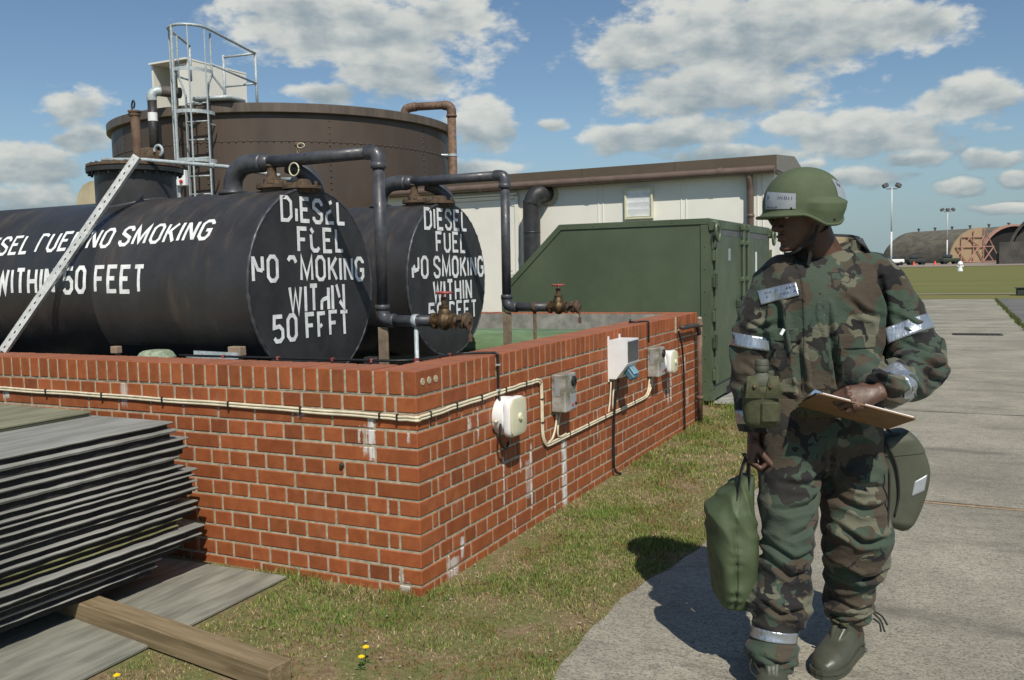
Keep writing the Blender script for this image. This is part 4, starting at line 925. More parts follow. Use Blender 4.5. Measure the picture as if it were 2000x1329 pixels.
for k in range(4):
    z = vz0+.06+k*(vz1-vz0-.05)/4+.03; m.box(((vx0+vx1)/2, 8.97, z), (vx1-vx0-.05, .012, .105), rot=Matrix.Rotation(.22, 3, 'X'))
lv = m.build('louvre', MATS['white_paint'], bd, xf=bo)
m = MB()
for x in (vx0+.012, vx1-.012): m.box((x, 8.965, (vz0+vz1)/2), (.025, .06, vz1-vz0), ch=.003)
for z in (vz0+.012, vz1-.012): m.box(((vx0+vx1)/2, 8.965, z), (vx1-vx0-.052, .06, .025), ch=.003)
m.build('louvre_frame', MATS['cream_plastic'], lv, xf=bo)
m = MB(); m.tube([(-3.54, 8.78, .05), (-3.51, 8.78, 2.16), (-3.495, 8.78, 2.32), (-3.46, 8.80, 2.43), (-3.40, 8.86, 2.475), (-3.36, 9.01, 2.48)], .128, 22, smooth=44)
m.lathe((-3.515, 8.78, 1.90), (0, 0, 1), [(.129, 0), (.134, .002), (.134, .02), (.129, .022)], 24)
m.build('flue_pipe', mat('flue_black', (.030, .030, .031), .45, var=.3, scale=6), bd, smooth=True, xf=bo)
m = MB(); m.lathe((-3.34, 9.0, 2.45), (0, -1, 0), [(.17, 0), (.165, .006), (.13, .008)], 24); m.build('flue_collar', mat('collar_stain', (.55, .46, .30), .7, var=.3, scale=14), bd, angle=40, xf=bo)

# ---- green sloped container
ct = empty('green_container', (-1.2, 7.1, .03), 'olive green steel shipping container with a sloped end and double doors', 'container')
co = Matrix.Translation((1.2, -7.1, -.03)); CY0, CY1, CX = 5.553, 8.62, -.11
prf = [(CX, .05), (CX, 1.835), (-1.69, 1.835), (-2.36, 1.19), (-2.36, .05)]
m = MB(); m.prism(prf, (0, CY0, 0), (1, 0, 0), (0, 0, 1), (0, CY1-CY0, 0)); m.build('body', MATS['green_paint'], ct, xf=co)
def edge(mb, p0, p1, wd, th, y, nz):
    p0, p1 = V(p0[0], y, p0[1]), V(p1[0], y, p1[1]); d = unit(p1-p0); n_ = unit(np.cross(d, V(0, 1, 0))); n_ = n_*nz
    q = [p0, p1, p1+n_*wd, p0+n_*wd]; mb.rings([[p+V(0, -th, 0) for p in q], [p+V(0, .002, 0) for p in q]])
m = MB(); edge(m, (CX, 1.842), (-1.69, 1.842), .055, .012, CY0, -1 if np.cross(V(-1, 0, 0), V(0, 1, 0))[2] > 0 else 1); edge(m, (-1.695, 1.842), (-2.366, 1.196), .055, .0125, CY0, -1 if np.cross(unit(V(-.67, 0, -.646)), V(0, 1, 0))@V(-.7, 0, .7) > 0 else 1)
m.box((CX-.045, CY0-.006, .93), (.085, .0125, 1.70)); m.box((-1.22, CY0-.006, .10), (2.2, .012, .10))
for z in np.arange(.25, 1.75, .22): m.lathe((CX-.045, CY0-.012, z), (0, -1, 0), [(.009, 0), (.007, .005)], 6)
for x in np.arange(-1.6, -.2, .28): m.lathe((x, CY0-.0117, 1.815), (0, -1, 0), [(.008, 0), (.006, .005)], 6)
m.box((-2.385, CY0+.10, .97), (.05, .16, .26), ch=.008); m.box((-2.385, CY0+.10, .55), (.05, .16, .26), ch=.008)
m.build('edge_trim', MATS['green_paint'], ct, xf=co)
m = MB(); m.box((CX+.006, (CY0+CY1)/2, .10), (.012, CY1-CY0, .10)); m.box((CX+.006, (CY0+CY1)/2, 1.795), (.014, CY1-CY0, .085)); m.box((CX+.006, CY0+.045, .95), (.012, .09, 1.59)); m.box((CX+.006, CY1-.045, .95), (.012, .09, 1.59))
m.build('door_surround', MATS['green_paint'], ct, xf=co)
m = MB(); m.box((CX+.004, (CY0+CY1)/2, 1.715), (.006, CY1-CY0-.20, .07)); m.box((CX+.004, (CY0+CY1)/2, .17), (.006, CY1-CY0-.20, .04)); m.build('door_seal', MATS['grey_trim'], ct, xf=co)
for k, (ya, yb) in enumerate(((CY0+.105, 6.945), (7.0, CY1-.11))):
    m = MB(); m.box((CX+.014, (ya+yb)/2, .935), (.024, yb-ya, 1.48), ch=.004); d = m.build('door', MATS['green_paint'], ct, xf=co)
    yh = ya-.03 if k == 0 else yb+.03
    for z in (.30, .62, .88, 1.22, 1.48):
        h = MB(); h.box((CX+.026, yh, z), (.03, .10, .11), ch=.006); h.tube([(CX+.045, yh, z-.08), (CX+.045, yh, z+.08)], .016, 8); h.build('hinge', MATS['green_dark'] if z in (.62, 1.22) else MATS['green_paint'], d, xf=co)
    yr = yb-.10 if k == 0 else ya+.10
    h = MB(); h.tube([(CX+.055, yr, .20), (CX+.055, yr, 1.80)], .017, 10)
    for z in (.26, .75, 1.22, 1.62): h.box((CX+.045, yr, z), (.045, .075, .05), ch=.006)
    h.box((CX+.05, yr, 1.79), (.05, .06, .07), ch=.008); h.build('locking_bar', MATS['green_paint'], d, xf=co, angle=40)
    h = MB(); h.tube([(CX+.07, yr, .98), (CX+.085, yr-.10, .97), (CX+.075, yr-.24, .94)], .012, 8); h.box((CX+.05, yr-.22, .96), (.05, .05, .09), ch=.008); h.box((CX+.06, yr, 1.0), (.05, .06, .10), ch=.01); h.build('handle', MATS['green_dark'], d, xf=co)
    if k == 0:
        h = MB(); h.box((CX+.029, 6.28, 1.49), (.006, .085, .125)); h.build('grey_plate', MATS['tape_label'], d, xf=co)
    else:
        h = MB(); h.prism([(.04*math.cos(q), (.14 if math.sin(q) > 0 else -.14)+.04*math.sin(q)) for q in np.arange(20)*math.pi/10], (CX+.0262, 7.70, 1.35), (0, 1, 0), (0, 0, 1), (.003, 0, 0)); h.build('white_label', MATS['white_paint'], d, xf=co)
for y, sg in ((CY0+.02, -1), (CY1-.02, 1)):
    m = MB(); m.box((CX+.03, y, 1.765), (.10, .09, .12), ch=.02); m.tube([(CX+.075, y+.085*math.cos(q), 1.715+.095*math.sin(q)) for q in np.linspace(-.2, 6.1, 30)], .014, 8)
    m.lathe((CX+.06, y, 1.77), (1, 0, 0), [(.03, 0), (.028, .03), (.01, .035)], 10); m.build('lifting_ring', MATS['green_paint'], ct, angle=40, xf=co)
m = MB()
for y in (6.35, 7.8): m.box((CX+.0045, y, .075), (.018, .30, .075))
m.build('fork_pocket', MATS['interior_dark'], ct, xf=co)  # dark blocks painted as the shade inside the pocket openings
m = MB()
for y in (5.75, 7.1, 8.45): m.box((-1.23, y, .035), (2.1, .16, .035))
m.build('skid', MATS['green_dark'], ct, xf=co)
flat('container_slab', [(-2.7, 5.62), (.10, 5.62), (.10, 9), (-2.7, 9)], .014, MATS['render_grey'])

# ================================================================== SHEETS, BEAM
def slab(mb, x0, x1, y0, y1, z, th, sk=0, ch=.003):
    mb.box(((x0+x1)/2, (y0+y1)/2, z+th/2), (x1-x0, y1-y0, th), rot=Matrix.Rotation(sk, 3, 'Z'), ch=ch)
gs = MB(); slab(gs, -1.92, -.655, -2.55, -.075, .004, .014, sk=.03); o = gs.build('flat_sheet', MATS['ground_sheet'], centre=True); tag(o, 'single grey sheet lying flat on the grass under the stack', 'sheet')
bm_ = empty('timber_beam', (-.55, -.84, 0), 'rough square timber beam carrying the near end of the sheet stack', 'timber beam', rz=math.atan2(-.145, 1.02))
m = MB(); vs = []
m.box((-.215, 0, .048), (1.57, .098, .082), ch=.005); m.build('beam', MATS['timber'], bm_)
o = copy_tree(bm_); o.location = (-1.35, -2.05, .015); o['label'] = 'second timber beam under the hidden end of the sheet stack'
ORD = 'first second third fourth fifth sixth seventh eighth ninth tenth eleventh twelfth thirteenth fourteenth fifteenth sixteenth seventeenth eighteenth nineteenth twentieth twenty-first twenty-second twenty-third twenty-fourth'.split()
# (thickness, corner step in y, step in x, material): read off the photograph from the top down
SH = [(.030, -.31, 0), (.046, -.30, .005), (.032, -.235, .012), (.034, -.245, .016), (.046, -.285, .005), (.026, -.275, .010), (.022, -.20, .02), (.028, -.215, .015), (.030, -.205, .02), (.028, -.205, .02), (.030, -.30, .0), (.026, -.205, .02), (.030, -.21, .018), (.028, -.29, .0), (.022, -.31, -.002), (.036, -.19, .03), (.026, -.20, .025), (.030, -.30, -.006), (.030, -.40, -.02), (.030, -.42, -.02)]
zt = .752; sc_ = (zt-.094)/sum(s[0] for s in SH); z = zt
for k, (th, yc_, dx) in enumerate(SH):
    th *= sc_; z -= th
    nm = 'last' if k == len(SH)-1 else ORD[k]
    t = empty('stacked_sheet', (-1.7, -1.5, z), f'{ORD[k]} sheet from the top of the leaning stack of grey sheets' if k < len(SH)-1 else 'bottom sheet of the stack, resting on the timber beams', 'sheet', 'grey sheets in the stack')
    xr = -1.085+dx+random.uniform(-.004, .004); sk = random.uniform(-.004, .004); tk = min((.0065 if k % 3 else .010)+.003*random.random() if th < .040 else .019, th*.5)
    mt = {13: 'sheet_olive', 14: 'sheet_olive'}.get(k, 'sheet_top'); xf_ = Matrix.Translation((1.7, 1.5, -z))
    m = MB()
    # skin with a slightly ragged long edge
    ny = 60; yy = np.linspace(yc_, -2.72, ny); Rg = []
    for y in yy:
        j = .0025*math.sin(y*40+k)+.003*float(vnoise(np.array([[y*14, k*3.1, 0]]))[0]); d_ = sk*(y+.3)
        x = xr+j+d_; zz = z+th-tk; Rg.append([(x, y, zz), (x+.004, y, zz+tk*.5), (x-.002, y, zz+tk), (xr-1.22, y, zz+tk), (xr-1.22, y, zz)])
    m.rings(Rg); m.build('skin', MATS[mt], t, xf=xf_)
    m = MB(); m.box((xr-.61-.002, (yc_-2.72)/2-.006, z+(th-tk)/2), (1.20, abs(-2.72-yc_)-.03, th-tk-.0006)); m.build('gap_shade_core', MATS['sheet_gap_shade'], t, xf=xf_)  # black core; its colour also stands in for shade between the sheets
t = empty('loose_sheet', (-2.2, -1.5, .752), 'greenish grey sheet lying set back on top of the stack', 'sheet', None)
m = MB(); slab(m, -2.85, -1.60, -2.7, -.33, .753, .012, sk=-.01); m.build('skin', MATS['sheet_green'], t, xf=Matrix.Translation((2.2, 1.5, -.752)))
m = MB(); slab(m, -2.86, -1.592, -2.7, -.325, .766, .012, sk=-.01); m.build('top_skin', MATS['sheet_green'], t, xf=Matrix.Translation((2.2, 1.5, -.752)))

# ================================================================== FAR THINGS
def shelter(name, label, c, ang, rad, length, hgt, m_, door=None):
    """half-barrel aircraft shelter: c = middle of the open end on the ground; the barrel runs back along ang"""
    t = empty(name, c, label, 'aircraft shelter', None, rz=ang)
    b = MB(); n = 40; Rg = []
    q = np.linspace(0, math.pi, n)
    for x in np.linspace(0, length, 14):
        k = 1.0 if x < length-3 else 1-.16*((x-length+3)/3)**2
        Rg.append([(x, rad*k*math.cos(a), hgt*k*math.sin(a)**.9) for a in q])
    b.rings(Rg, (False, True), False); o_ = b.build('barrel', m_, t, smooth=False, angle=40)
    b = MB(); 
    b.rings([[(x, (rad+d)*math.cos(a), (hgt+d)*math.sin(a)**.9) for x, d in ((-.5, -.1), (-.5, .45), (.6, .45), (.6, -.1))] for a in q]); b.build('arch_rim', MATS['truss'] if door else m_, t)
    b = MB(); b.rings([[(1.0, rad*.97*math.cos(a), hgt*.97*math.sin(a)**.9) for a in q], [(1.1, rad*.97*math.cos(a), hgt*.97*math.sin(a)**.9) for a in q]]); b.build('opening', MATS['interior_dark'] if door else m_, t)  # with a door: black sheet painted as the shade inside the barrel
    return t
HC = D_ = None
dirx = Vector((_f.x, _f.y, 0)).normalized(); dirr = Vector((_r.x, _r.y, 0)).normalized()
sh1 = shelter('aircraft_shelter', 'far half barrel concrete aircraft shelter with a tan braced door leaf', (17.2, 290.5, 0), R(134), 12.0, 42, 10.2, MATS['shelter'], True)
b = MB(); pan = [(13+11.4*math.cos(a), 9.8*math.sin(a)**.9) for a in np.linspace(0, math.pi*.5, 16)]+[(13, 0)]
b.prism([(x, y) for x, y in pan], (-1.2, 0, 0), (0, 1, 0), (0, 0, 1), (-.4, 0, 0)); dl = b.build('door_leaf', MATS['tan_panel'], sh1)
b = MB()
def bar(p, q, r_=.16): b.tube([p, q], r_, 6)
for x in (-2.0,):
    for a, c in (((-9, .3), (3, .3)), ((-8, 4.2), (3, 4.2)), ((-6.5, 6.8), (0, 6.8)), ((-8.5, .3), (-4, 6.8)), ((-4, .3), (0, 6.8)), ((0, .3), (-4, 6.8)), ((-6.5, .3), (-6.5, 6.5)), ((-3, .3), (-3, 8.4)), ((0, .3), (0, 9.0)), ((-8, 4.2), (-5, .3)), ((0, 4.2), (3, .3)), ((0, .3), (3, 4.2)), ((0, 9), (5, .3)), ((-5, 6.8), (-1, 4.2)), ((-5, .3), (-1, 4.2)), ((3, .3), (5, .3))): bar((x, 13-a[0]*1.2, a[1]*1.06), (x, 13-c[0]*1.2, c[1]*1.06))
b.build('door_trusses', MATS['truss'], sh1)
b = MB(); 
for k, x in enumerate((2, 9, 16, 23, 30, 37)): b.lathe((x, 0, 10.1), (0, 0, 1), [(.25, 0), (.25, .7), (.5, .8), (.4, 1.1)], 8)
b.build('roof_vents', MATS['shelter_dark'], sh1)
sh2 = shelter('aircraft_shelter', 'dark weathered concrete aircraft shelter with a boxy annex, nearer than the braced one', (20.5, 207, 0), R(82), 8.6, 24, 10.6, MATS['shelter_dark'])
b = MB(); b.box((-3, 7.4, 2.2), (6, 4.6, 4.4)); b.box((-2.4, 9.2, 1.1), (5, 2.2, 2.2)); b.build('annex', MATS['shelter_dark'], sh2)
sh3 = empty('concrete_shelter', (-97, 88, 0), 'pale beige round shouldered concrete block beyond the black tanks', 'shelter', rz=-YAW)
b = MB(); b.prism([(-9.2, 0), (-8.9, 9.5), (-8.3, 12.4), (-7.6, 13.5), (-6.6, 14.0), (-4, 14.05), (10, 14.0), (11, 12), (11, 0)], (0, -6, 0), (1, 0, 0), (0, 0, 1), (0, 14, 0)); b.build('concrete_body', MATS['shelter_pale'], sh3)
b = MB()
for z in (3, 6, 9): b.box((1, -6.02, z), (19.0, .05, .12))
b.build('board_joints', MATS['shelter'], sh3)
b = MB(); b.ell((-148, 96, 0), (12, 9, 10.0), nu=24, nv=14); o = b.build('earth_mound', mat('mound', (.22, .17, .08), .95, var=.3, scale=.3), smooth=True); o['kind'] = 'structure'
def mast(name, label, x, y, h, heads):
    t = empty(name, (x, y, 0), label, 'light mast', 'floodlight masts on the airfield')
    b = MB(); b.tube([(0, 0, 0), (0, 0, h*.45)], .17, 10); b.tube([(0, 0, h*.45), (0, 0, h)], .10, 8); b.build('pole', mat('mast_white', (.62, .63, .62), .5, var=.1), t, smooth=True)
    b = MB(); b.tube([(-.9*dirr.x, -.9*dirr.y, h*.985), (.9*dirr.x, .9*dirr.y, h*.985)], .10, 6)
    for s in heads: b.box((s*dirr.x, s*dirr.y, h+.35), (.9, .7, .7), rot=Matrix.Rotation(-YAW, 3, 'Z') @ Matrix.Rotation(.5*np.sign(s), 3, 'Y'), ch=.1)
    b.build('floodlights', MATS['grey_trim'], t)
mast('light_mast', 'taller and nearer white floodlight mast with two lamp heads', -7.55, 160.95, 13.4, (-1.1, 1.1))
mast('light_mast', 'smaller floodlight mast standing in front of the braced shelter', .27, 254.3, 13.5, (-1.4, 0, 1.4))
t = empty('fire_hydrant', (2.58, 105.0, 0), 'small white hydrant post standing on the far grass', 'hydrant')
b = MB(); b.lathe((0, 0, 0), (0, 0, 1), [(.30, 0), (.28, .22), (.20, .26), (.20, .68), (.29, .72), (.27, .86), (.17, 1.0), (.07, 1.08)], 14); b.build('barrel', MATS['white_paint'], t, angle=40)
b = MB(); b.tube([(-.34*dirr.x, -.34*dirr.y, .52), (.34*dirr.x, .34*dirr.y, .52)], .10, 10); b.build('outlet', MATS['white_paint'], t, smooth=True)
def cone(x, y, label):
    b = MB(); b.lathe((x, y, 0), (0, 0, 1), [(.4, 0), (.4, .08), (.28, .1), (.08, .85), (.05, .9)], 12); o = b.build('traffic_cone', MATS['orange'], centre=True, angle=40); tag(o, label, 'cone', 'orange cones on the far apron')
cone(-6.0, 214, 'orange cone between the pale and the dark parked vehicles'); cone(-1.8, 216, 'orange cone standing nearest the white hydrant post')
def tug(x, y, col, label, mm):
    t = empty('parked_tug', (x, y, 0), label, 'vehicle', 'vehicles parked by the far shelter', rz=-YAW)
    b = MB(); b.box((0, 0, 1.0), (4.2, 1.9, .9), ch=.2); b.build('body', mm, t)
    b = MB(); b.box((-.5, 0, 1.85), (1.9, 1.6, .9), ch=.25); b.build('cab', MATS['glass_dark'], t)
    for sx_ in (-1.3, 1.3):
        for sy in (-.85, .85):
            b = MB(); b.lathe((sx_, sy-.12, .48), (0, 1, 0), [(.3, 0), (.48, .03), (.48, .22), (.3, .25)], 14); b.build('wheel', MATS['black_rubber'], t, angle=40)
tug(-10.5, 222, 0, 'pale small vehicle parked at the foot of the far shelter', MATS['white_paint']); tug(-6.0, 226, 0, 'dark small vehicle parked at the foot of the far shelter', MATS['clothing_dark']); tug(1.0, 232, 0, 'dark green vehicle parked beyond both orange cones', MATS['green_dark'])
b = MB(); b.box((4.62, 34.3, .13), (1.1, .5, .26), ch=.03); b.box((4.62, 34.3, .275), (1.2, .58, .03), ch=.01); o = b.build('cover_box', mat('cover_box', (.03, .04, .03), .7, var=.2), centre=True); tag(o, 'low dark green cover box at the near edge of the far grass', 'box')
b = MB()
for k in range(9): b.box((2.08+k*.085, 15.1, .016), (.05, .28, .012))
b.box((2.42, 14.95, .015), (.82, .03, .014)); b.box((2.42, 15.25, .015), (.82, .03, .014)); o = b.build('drain_grate', MATS['interior_dark'], centre=True); tag(o, 'dark iron drain grate set in the concrete', 'drain grate')
# ================================================================== GRASS
def clear(x, y):
    """True where grass may grow"""
    ok = ~((x < .01) & (y > -.012) & (y < HY+.02))
    ok &= ~((x > -1.95) & (x < -.63) & (y < -.06) & (y > -2.6) & (x < -.655+.03*(-y)))
    c_, s_ = math.cos(-math.atan2(-.145, 1.02)), math.sin(-math.atan2(-.145, 1.02)); bx_ = (x+.55)*c_-(y+.84)*s_; by_ = (x+.55)*s_+(y+.84)*c_
    ok &= ~((np.abs(by_) < .055) & (bx_ > -1) & (bx_ < .61))
    ok &= ~((x > -2.7) & (x < .10) & (y > 5.6) & (y < 9.1))
    ok &= x < pad_edge(y)+.010*np.sin(y*33)+.006
    return ok
def scatter(n, x0, x1, y0, y1, hmin, hmax, wd, seed):
    rs = np.random.RandomState(seed); x = rs.uniform(x0, x1, n); y = rs.uniform(y0, y1, n)
    P3 = np.stack([x, y, 0*x], 1)
    lush = .75*vnoise(P3*2.6, 1)+.5*vnoise(P3*7, 2)+.3*vnoise(P3*20, 3)
    lush += .35*np.exp(-np.abs(x-.30)/.25)*(y > 1.0)-.32*np.exp(-((x-.04)/.09)**2)*(y > -.1)-.30*np.exp(-((y+.03)/.07)**2)*(x < 0)+.4*np.exp(-((x+.8)/.35)**2-((y+.12)/.10)**2)
    lush += np.clip((y-3)/4, 0, .35)
    keep = clear(x, y) & (rs.uniform(0, 1, n) < np.clip(.62+.75*lush, .16, 1)); x, y, lush = x[keep], y[keep], lush[keep]; n = len(x)
    dry = (rs.uniform(0, 1, n) < np.clip(.52-.5*lush, .16, .9))
    h = rs.uniform(hmin, hmax, n)*np.clip(.8+.55*lush, .4, 1.4)*np.where(dry, .75, 1); az_ = rs.uniform(0, 6.283, n); le = rs.uniform(.15, 1.1, n)+dry*.6
    ca, sa = np.cos(az_), np.sin(az_); w2 = wd*rs.uniform(.6, 1.2, n)
    tw = rs.uniform(0, 6.283, n); wx, wy = np.cos(tw)*w2/2, np.sin(tw)*w2/2
    v = np.zeros((n, 5, 3)); mx_, my_ = x+ca*h*.28*le, y+sa*h*.28*le; tx, ty = x+ca*h*.85*le, y+sa*h*.85*le
    v[:, 0] = np.stack([x-wx, y-wy, 0*x], 1); v[:, 1] = np.stack([x+wx, y+wy, 0*x], 1)
    v[:, 2] = np.stack([mx_+wx*.8, my_+wy*.8, h*.6], 1); v[:, 3] = np.stack([mx_-wx*.8, my_-wy*.8, h*.6], 1); v[:, 4] = np.stack([tx, ty, h*np.clip(1.05-.28*le, .35, 1)], 1)
    g = (np.array([.165, .195, .048])[None]+np.clip(lush, -.6, .9)[:, None]*np.array([-.022, .012, -.006]))*rs.uniform(.65, 1.35, (n, 1))*np.array([1, 1, 1]); g[:, 0] *= rs.uniform(.75, 1.3, n)
    d = np.array([.43, .34, .175])[None]*rs.uniform(.45, 1.2, (n, 1))*np.where(vnoise(P3[keep]*5, 7)[:, None] > .25, np.array([.62, .42, .33]), 1.0); c = np.where(dry[:, None], d, g)
    return v, c
parts = [scatter(52000, -1.2, .88, -1.75, -.0, .008, .028, .0034, 1), scatter(54000, -.02, 1.0, 0, 2.2, .008, .031, .0034, 2), scatter(24000, -.02, 1.0, 2.2, 5.8, .015, .05, .005, 3), scatter(9000, -.2, 1.1, 5.4, 11, .03, .08, .009, 4), scatter(2500, -1.9, .0, -.16, -.02, .02, .07, .0034, 5), scatter(1500, .02, .10, .2, 4.6, .02, .06, .004, 6)]
# weeds in the long joint
rs_ = np.random.RandomState(9); n = 1500; yj = rs_.uniform(10, 30.5, n); xj = 3.27+.01*np.sin(yj*3)+rs_.normal(0, .025, n); hj = rs_.uniform(.02, .07, n); v = np.zeros((n, 5, 3)); a_ = rs_.uniform(0, 6.28, n); wv = .012
for k, (dx, dz) in enumerate(((-1, 0), (1, 0), (.8, .6), (-.8, .6), (0, 1))): v[:, k] = np.stack([xj+np.cos(a_)*dx*wv+hj*.4*dz*np.sin(a_*3), yj+np.sin(a_)*dx*wv, .012+hj*dz], 1)
parts.append((v, np.array([.09, .11, .03])[None]*rs_.uniform(.6, 1.3, (n, 1))))
VV = np.concatenate([p[0] for p in parts]); CC_ = np.concatenate([p[1] for p in parts]); n = len(VV)
me = bpy.data.meshes.new('grass'); me.vertices.add(n*5); me.vertices.foreach_set('co', VV.reshape(-1).astype(np.float32))
base = np.arange(n)*5; quads = np.stack([base, base+1, base+2, base+3], 1); tris = np.stack([base+3, base+2, base+4], 1)
loops = np.concatenate([np.concatenate([quads, tris], 1).reshape(-1)]); me.loops.add(n*7); me.loops.foreach_set('vertex_index', loops.astype(np.int32))
me.polygons.add(n*2); st_ = np.stack([np.arange(n)*7, np.arange(n)*7+4], 1).reshape(-1); me.polygons.foreach_set('loop_start', st_.astype(np.int32)); me.update(calc_edges=True)
at = me.color_attributes.new('tint', 'FLOAT_COLOR', 'POINT'); cc4 = np.ones((n*5, 4), np.float32); cc4[:, :3] = np.repeat(CC_, 5, 0); at.data.foreach_set('color', cc4.ravel())
me.materials.append(MATS['grass']); go = bpy.data.objects.new('grass', me); COL.objects.link(go); tag(go, 'short patchy grass growing round the brick wall', 'grass', kind='stuff')
# pale flecks of broken mortar and grit in the turf
b = MB(); rs_ = np.random.RandomState(4)
for k in range(210):
    x, y = (rs_.uniform(-.9, .85), rs_.uniform(-1.4, .1)) if k < 110 else (abs(rs_.normal(.05, .22)), rs_.uniform(0, 4))
    if not clear(np.array([x]), np.array([y]))[0]: continue
    s_ = rs_.uniform(.0025, .0065); b.ell((x, y, .006+s_*.5), (s_, s_*rs_.uniform(.6, 1.2), s_*.6), nu=6, nv=4)
o = b.build('grit', mat('grit', (.34, .29, .21), .9, var=.35, scale=30)); tag(o, 'pale crumbs of mortar and grit scattered in the grass', 'grit', kind='stuff')
def dandelion(x, y, h, label):
    t = empty('dandelion', (x, y, 0), label, 'flower', 'yellow dandelions in the grass')
    b = MB(); b.tube([(0, 0, 0), (.004, 0, h)], .0016, 6); b.build('stem', MATS['leaf_green'], t, smooth=True)
    b = MB()
    for k in range(46):
        a = k*2.399; r_ = .010*math.sqrt((k+1)/46); up = .006*(1-(r_/.013)**2); p = V(.004+r_*math.cos(a), r_*math.sin(a), h+up); b.box(p, (.0055, .003, .0022), rot=Matrix.Rotation(a, 3, 'Z') @ Matrix.Rotation(-.5+1.0*r_/.013*.3, 3, 'Y'))
    b.build('flower_head', MATS['dandelion'], t)
    b = MB()
    for k in range(5):
        a = k*1.3; d = V(math.cos(a), math.sin(a), 0); s_ = V(-d[1], d[0], 0); b.add([(0, 0, .002), d*.015+s_*.003+V(0, 0, .006), d*.026+V(0, 0, .004), d*.015-s_*.003+V(0, 0, .006)], [(0, 1, 2, 3)])
    b.build('leaves', MATS['leaf_green'], t, fix=False)
dandelion(.155, -.635, .055, 'upper yellow dandelion flower of the close pair in the grass')
dandelion(.175, -.69, .045, 'lower yellow dandelion flower of the close pair in the grass')
dandelion(-.53, -1.13, .035, 'yellow dandelion flower at the edge of the flat sheet by the beam')
# ================================================================== THE PERSON (local frame: x right, y away from the viewer, z up)
PF = Matrix.Translation((1.62, -.006, .008)) @ Matrix.Rotation(-YAW, 4, 'Z')
def limb(mb, pts, rad, nr=60, ns=48, fold=None, ref=(0, -1, 0), ex=2.0, caps=(True, True)):
    """lofted limb: centres, (rx, ry) radii, optional fold(u, phi, P) -> outward displacement"""
    P = spline(pts, nr); rr = spline([(a, b, 0) for a, b in rad], nr); T = np.gradient(P, axis=0); Rg = []
    ph = np.arange(ns)*2*math.pi/ns; ref = np.asarray(ref, float)
    for i in range(nr):
        t = unit(T[i]); b = unit(ref-t*(ref@t)); a = np.cross(b, t)     # b: towards ref, a: sideways
        c_, s_ = np.cos(ph), np.sin(ph); k = (np.abs(c_)**ex+np.abs(s_)**ex)**(-1/ex)
        q = P[i]+np.outer(rr[i, 0]*c_*k, a)+np.outer(rr[i, 1]*s_*k, b)
        if fold is not None:
            o = np.outer(c_, a)+np.outer(s_, b); q = q+o*fold(i/(nr-1), ph, q)[:, None]
        Rg.append(list(q))
    mb.rings(Rg, caps); return mb
def union(name, mb, voxel, mat_, parent=None, smooth=2, xf=None, disp=None):
    """melt overlapping closed shells into one continuous surface"""
    o = mb.build(name, None, None, fix=True); md = o.modifiers.new('r', 'REMESH'); md.mode = 'VOXEL'; md.voxel_size = voxel; md.use_smooth_shade = True
    if smooth: sm = o.modifiers.new('s', 'SMOOTH'); sm.factor = .5; sm.iterations = smooth
    dg = bpy.context.evaluated_depsgraph_get(); dg.update(); me = bpy.data.meshes.new_from_object(o.evaluated_get(dg)); old = o.data; o.modifiers.clear(); o.data = me; bpy.data.meshes.remove(old); me.name = name
    if disp is not None:
        n = len(me.vertices); co = np.empty(n*3, np.float32); me.vertices.foreach_get('co', co); no = np.empty(n*3, np.float32); me.vertices.foreach_get('normal', no)
        co = co.reshape(-1, 3).astype(float); no = no.reshape(-1, 3); co += no*disp(co)[:, None]; me.vertices.foreach_set('co', co.astype(np.float32).ravel()); me.update()
    me.polygons.foreach_set('use_smooth', [True]*len(me.polygons)); me.materials.clear(); me.materials.append(mat_)
    if parent is not None: o.parent = parent
    return o
def bvh(o):
    me = o.data; v = [x.co.copy() for x in me.vertices]; return BVHTree.FromPolygons(v, [tuple(p.vertices) for p in me.polygons])
def wrap_patch(tree, grid, dirs, off, th=.0016):
    """grid[i][j] start points cast along dirs[i][j] on to a surface: a thin cloth/tape patch that follows it"""
    m = MB(); ni, nj = len(grid), len(grid[0]); A = []; last = None
    for i in range(ni):
        r = []
        for j in range(nj):
            d = Vector(dirs[i][j]).normalized(); h = tree.ray_cast(Vector(grid[i][j]), d)[0]
            r.append(np.array(h)-np.array(d)*off if h is not None else None)
        A.append(r)
    flat_ = [p for r in A for p in r if p is not None]
    if not flat_: return m
    for i in range(ni):
        for j in range(nj):
            if A[i][j] is None: A[i][j] = min(flat_, key=lambda p: np.linalg.norm(np.cross(p-np.array(grid[i][j]), unit(dirs[i][j]))))
    A = np.array(A); D = np.array([[unit(d) for d in r] for r in dirs])
    for _ in range(9):
        Bm = A.copy()
        Bm[1:-1] = (A[:-2]+A[2:]+2*A[1:-1])/4; A = Bm.copy(); Bm[:, 1:-1] = (A[:, :-2]+A[:, 2:]+2*A[:, 1:-1])/4; A = Bm
    B2 = A+D*(off+.004); o = 0; vs = [p for r in A for p in r]+[p for r in B2 for p in r]; N = ni*nj; fs = []
    for i in range(ni-1):
        for j in range(nj-1):
            q = (i*nj+j, i*nj+j+1, (i+1)*nj+j+1, (i+1)*nj+j); fs.append(q)
    bd_ = [j for j in range(nj)]+[i*nj+nj-1 for i in range(1, ni)]+[(ni-1)*nj+j for j in range(nj-2, -1, -1)]+[i*nj for i in range(ni-2, 0, -1)]
    for a, b in zip(bd_, bd_[1:]+bd_[:1]): fs.append((a, b, b+N, a+N))
    m.add(vs, fs); return m
